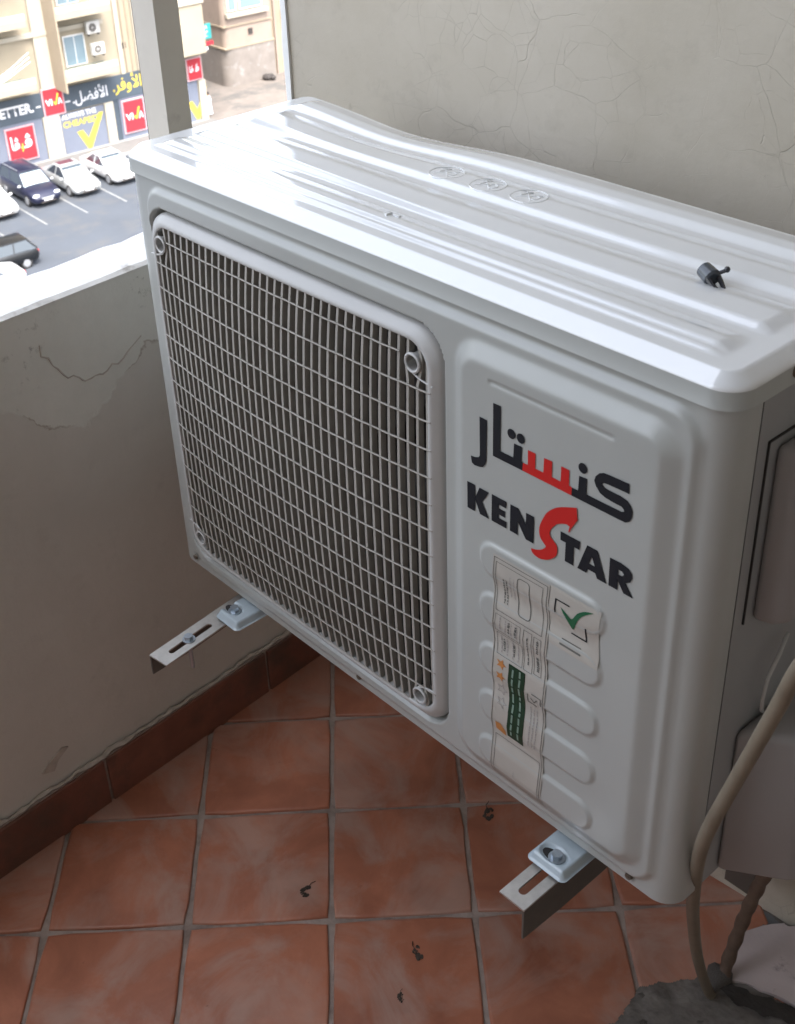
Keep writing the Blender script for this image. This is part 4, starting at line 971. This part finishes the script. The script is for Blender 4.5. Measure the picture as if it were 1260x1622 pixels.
for (xx, yy_, lb) in ((26.9, 5.6, 'dark bin bag heap at the foot of the corner building'), (27.6, 1.4, 'small dark scooter-like heap on the dusty yard')):
    b = MB(); rnd = random.Random(int(xx*10))
    for k in range(5): b.sphere((rnd.uniform(-.4, .4), rnd.uniform(-.3, .3), .25), rnd.uniform(.22, .36), (1.2, 1, .8), 8)
    o = b.build('rubbish_bag', M_blk, None, True); ext(o, (xx, yy_, 0)); tag(o, lb, 'rubbish')
# ---- cars
def carmat(name, c): return mat(name, c, .28, coat=.35 if sum(c) < .5 else .7, metal=.2)
C_navy, C_silver, C_white, C_black = carmat('navy_paint', (.012, .014, .034)), carmat('silver_paint', (.32, .33, .33)), carmat('white_paint', (.55, .55, .55)), carmat('black_paint', (.008, .009, .011))
M_tyre = mat('tyre', (.02, .02, .02), .8); M_rimc = mat('wheel_rim', (.50, .51, .53), .3, metal=.7); M_cglass = mat('car_glass', (.03, .04, .05), .06, spec=.9); M_wscreen = mat('windscreen', (.30, .36, .36), .05, spec=1)
M_lamp = mat('headlamp', (.75, .78, .8), .1, spec=.8); M_tail = mat('tail_lamp', (.45, .02, .02), .2)
def car(label, paint, kind, loc, rz):
    """local +X is the front"""
    L_, Wd, roof = {'suv': (4.75, .94, 1.70), 'sedan': (4.7, .91, 1.44), 'hatch': (3.9, .85, 1.48)}[kind]
    hx = L_/2; sh = {'suv': 1.02, 'sedan': .90, 'hatch': .93}[kind]
    e = empty('parked_car'); ext(e, loc, rz); e.matrix_world = e.matrix_world @ Matrix.Scale(1.12, 4); tag(e, label, 'car', 'cars in the street below')
    st = [(-hx, .80, .40, sh-.22, sh-.16), (-hx+.12, .93, .27, sh-.08, sh-.02), (-hx+.6, 1, .24, sh, sh+.03), (-.4, 1, .24, sh, sh+.04), (hx*.36, 1, .24, sh-.01, sh+.04), (hx*.62, .985, .24, sh-.06, sh), (hx-.35, .95, .25, sh-.17, sh-.11), (hx-.08, .86, .30, sh-.33, sh-.28), (hx, .74, .38, sh-.42, sh-.40)]
    b = bmesh.new(); R_ = []
    for x, wf, zb, zs_, zt in st:
        w = Wd*wf; half = [(w*.86, zb), (w*.99, zb+.13), (w, (zb+zs_)/2), (w*.985, zs_-.07), (w*.93, zs_+.01), (w*.62, zt), (0, zt+.015)]
        ring = half+[(-y, z) for y, z in half[:-1][::-1]]; R_.append([b.verts.new((x, y, z)) for y, z in ring])
    for A, C in zip(R_, R_[1:]):
        for i in range(len(A)): b.faces.new((A[i], A[(i+1) % len(A)], C[(i+1) % len(A)], C[i]))
    b.faces.new(R_[0]); b.faces.new(R_[-1]); bmesh.ops.recalc_face_normals(b, faces=b.faces[:])
    me = bpy.data.meshes.new('body'); b.to_mesh(me); b.free(); o = bpy.data.objects.new('body', me); COL.objects.link(o); me.materials.append(paint); o.parent = e
    me.polygons.foreach_set('use_smooth', [True]*len(me.polygons)); me.set_sharp_from_angle(angle=math.radians(50))
    xr = -hx+(.10 if kind == 'suv' else .95 if kind == 'sedan' else .12); xrt = xr+(.28 if kind == 'suv' else .75 if kind == 'sedan' else .4)
    xf, xft = hx*.46, hx*.46-(.80 if kind != 'sedan' else .85)
    wb, wt = Wd*.92, Wd*.72
    def frus(x0, x1, y, z, x2, x3, y2, z2): return [(x0, -y, z), (x1, -y, z), (x1, y, z), (x0, y, z), (x2, -y2, z2), (x3, -y2, z2), (x3, y2, z2), (x2, y2, z2)]
    FC = [(0, 3, 2, 1), (4, 5, 6, 7), (0, 1, 5, 4), (1, 2, 6, 5), (2, 3, 7, 6), (3, 0, 4, 7)]
    g = mesh('side_glass', frus(xr, xf, wb, sh-.02, xrt, xft, wt, roof-.05), FC, M_cglass, False, e)
    def lp(a, c, t): return tuple(a[k]+(c[k]-a[k])*t for k in range(3))
    # windscreen laid on the front of the glasshouse, pillars at the corners
    f0, f1, f2, f3 = (xf+.012, -wb*.9, sh+.0), (xf+.012, wb*.9, sh+.0), (xft+.02, wt*.92, roof-.07), (xft+.02, -wt*.92, roof-.07)
    mesh('windscreen', [f0, f1, f2, f3], [(0, 1, 2, 3)], M_wscreen, False, e)
    for s in (-1, 1):
        pb = MB().tube([(xf+.03, s*wb*.97, sh-.01), (xft+.02, s*wt*.98, roof-.045)], .035, 6).build('pillar', paint, e, True)
        pb = MB().tube([(xr-.01, s*wb*.97, sh-.01), (xrt, s*wt*.98, roof-.045)], .06, 6).build('pillar', paint, e, True)
        pb = MB().tube([((xr+xf)/2-.1, s*wb*1.0, sh-.01), ((xrt+xft)/2, s*wt*1.005, roof-.045)], .028, 6).build('pillar', paint, e, True)
    rf = MB(); rf.prism([(xrt-.06, -wt*.9), (xrt+.1, -wt*1.02), (xft-.1, -wt*1.02), (xft+.05, -wt*.9), (xft+.05, wt*.9), (xft-.1, wt*1.02), (xrt+.1, wt*1.02), (xrt-.06, wt*.9)], roof-.06, roof, bev=.02); ro = rf.build('roof', paint, e, True)
    if kind == 'suv':
        for s in (-1, 1): MB().tube([(xrt+.15, s*wt*.93, roof+.02), (xft-.2, s*wt*.93, roof+.02)], .025, 6).build('roof_rail', M_rimc, e, True)
    if paint is C_silver: MB().box(xft-1.0, xft-.35, -wt*.75, wt*.75, roof+.002, roof+.01).build('sunroof', M_cglass, e)
    for sx_ in (-1, 1):
        for s in (-1, 1):
            x = sx_*hx*.60+.04; r = .34 if kind != 'hatch' else .30; y = s*(Wd-.12)
            wv = MB().cyl((x, y-.11, r), (x, y+.11, r), r, None, 24).build('wheel', M_tyre, e, True)
            b = MB(); b.cyl((x, y+s*.105, r), (x, y+s*.125, r), r*.66, None, 20); b.build('rim', M_rimc, wv, True)
            MB().cyl((x, s*(Wd-.02), r+.03), (x, s*(Wd+.004), r+.03), r+.06, None, 24).build('wheel_arch', M_blk, e) if False else None
    for s in (-1, 1):
        MB().sphere((xf-.15, s*(Wd+.08), sh+.06), .12, (.8, 1, .7), 10).build('mirror', paint if kind != 'suv' else M_rimc, e, True)
        MB().sphere((hx-.18, s*Wd*.66, sh-.30), .17, (.8, 1.3, .55), 12).build('headlight', M_lamp, e, True)
        MB().box(-hx-.01, -hx+.14, s*Wd*.62-.12, s*Wd*.62+.14, sh-.35, sh-.15, bev=.02).build('tail_light', M_tail, e)
    MB().box(hx-.10, hx+.005, -Wd*.42, Wd*.42, sh-.50, sh-.40, bev=.01).build('radiator_grille', M_blk if kind != 'suv' else M_rimc, e)
    MB().box(hx-.12, hx+.015, -Wd*.5, Wd*.5, .30, .38, bev=.01).build('bumper_intake', M_blk, e)
    MB().box(hx+.0, hx+.03, -.26, .26, .42, .53).build('number_plate', M_swhite, e)
    return e
HF = -math.pi/2
car('navy blue SUV with roof rails parked nose out below the red Arabic sign', C_navy, 'suv', (-.45, -5.85, 0), HF)
car('silver hatchback with dark sunroof parked right of the navy SUV', C_silver, 'sedan', (2.35, -6.15, 0), HF)
car('white car parked right of the silver one, partly hidden by the unit', C_white, 'sedan', (5.35, -5.95, 0), HF)
car('white car at the left edge parked left of the navy SUV', C_white, 'sedan', (-3.55, -6.3, 0), HF)
car('small black car with pale side windows nearest to us at the left edge', C_black, 'hatch', (-7.3, -16.0, 0), math.pi)
car('white car at the left edge just behind the small black car', C_white, 'sedan', (-9.3, -12.9, 0), math.pi)
car('white car at the left edge touching the parapet top in the photo', C_white, 'sedan', (-9.7, -18.3, 0), math.pi)
# ---- the man in white by the corner
def person():
    e = empty('person'); ext(e, (17.75, .9, 0), math.radians(200)); tag(e, 'person in a long white robe standing by the corner of the shops', 'person')
    J = [((0, 0, .92), .15), ((0, 0, 1.15), .14), ((0, 0, 1.42), .15), ((0, 0, 1.55), .055), ((.09, 0, .5), .095), ((.10, .02, .10), .06), ((.10, -.10, .04), .045), ((-.09, 0, .5), .095), ((-.10, .06, .10), .06), ((-.10, -.06, .04), .045),
         ((.20, 0, 1.40), .06), ((.25, .02, 1.12), .045), ((.25, -.08, .88), .035), ((.25, -.10, .80), .03), ((-.20, 0, 1.40), .06), ((-.25, .02, 1.12), .045), ((-.24, -.10, .90), .035), ((-.24, -.13, .82), .03)]
    E_ = [(0, 1), (1, 2), (2, 3), (0, 4), (4, 5), (5, 6), (0, 7), (7, 8), (8, 9), (2, 10), (10, 11), (11, 12), (12, 13), (2, 14), (14, 15), (15, 16), (16, 17)]
    me = bpy.data.meshes.new('body'); me.from_pydata([j[0] for j in J]+[(0, 0, 1.66)], E_+[(3, 18)], []); o = bpy.data.objects.new('body', me); COL.objects.link(o); o.parent = e
    md = o.modifiers.new('s', 'SKIN'); md.use_smooth_shade = True
    for i, r in enumerate([j[1] for j in J]+[.085]): me.skin_vertices[0].data[i].radius = (r, r)
    me.skin_vertices[0].data[0].use_root = True
    o.modifiers.new('u', 'SUBSURF').levels = 1; o.modifiers['u'].render_levels = 1
    me.materials.append(mat('skin', (.28, .16, .10), .6))
    ro = MB(); ro.cyl((0, 0, .12), (0, 0, .95), .27, .20, 16, True).cyl((0, 0, .951), (0, 0, 1.47), .20, .15, 16, True); ro.tube([(.17, 0, 1.44), (.25, .02, 1.12), (.25, -.08, .86)], .07, 8).tube([(-.17, 0, 1.44), (-.25, .02, 1.12), (-.24, -.10, .88)], .07, 8)
    ro.build('robe', M_swhite, e, True)
    MB().sphere((0, .015, 1.69), .105, (.95, 1.05, 1), 12).build('hair', M_blk, e, True)
person()

for o in SC.objects:
    if o.name.split('.')[0] in ('label_words', 'band_words', 'frame_lines', 'star_outlines', 'condenser_fins'): o['kind'] = 'stuff'
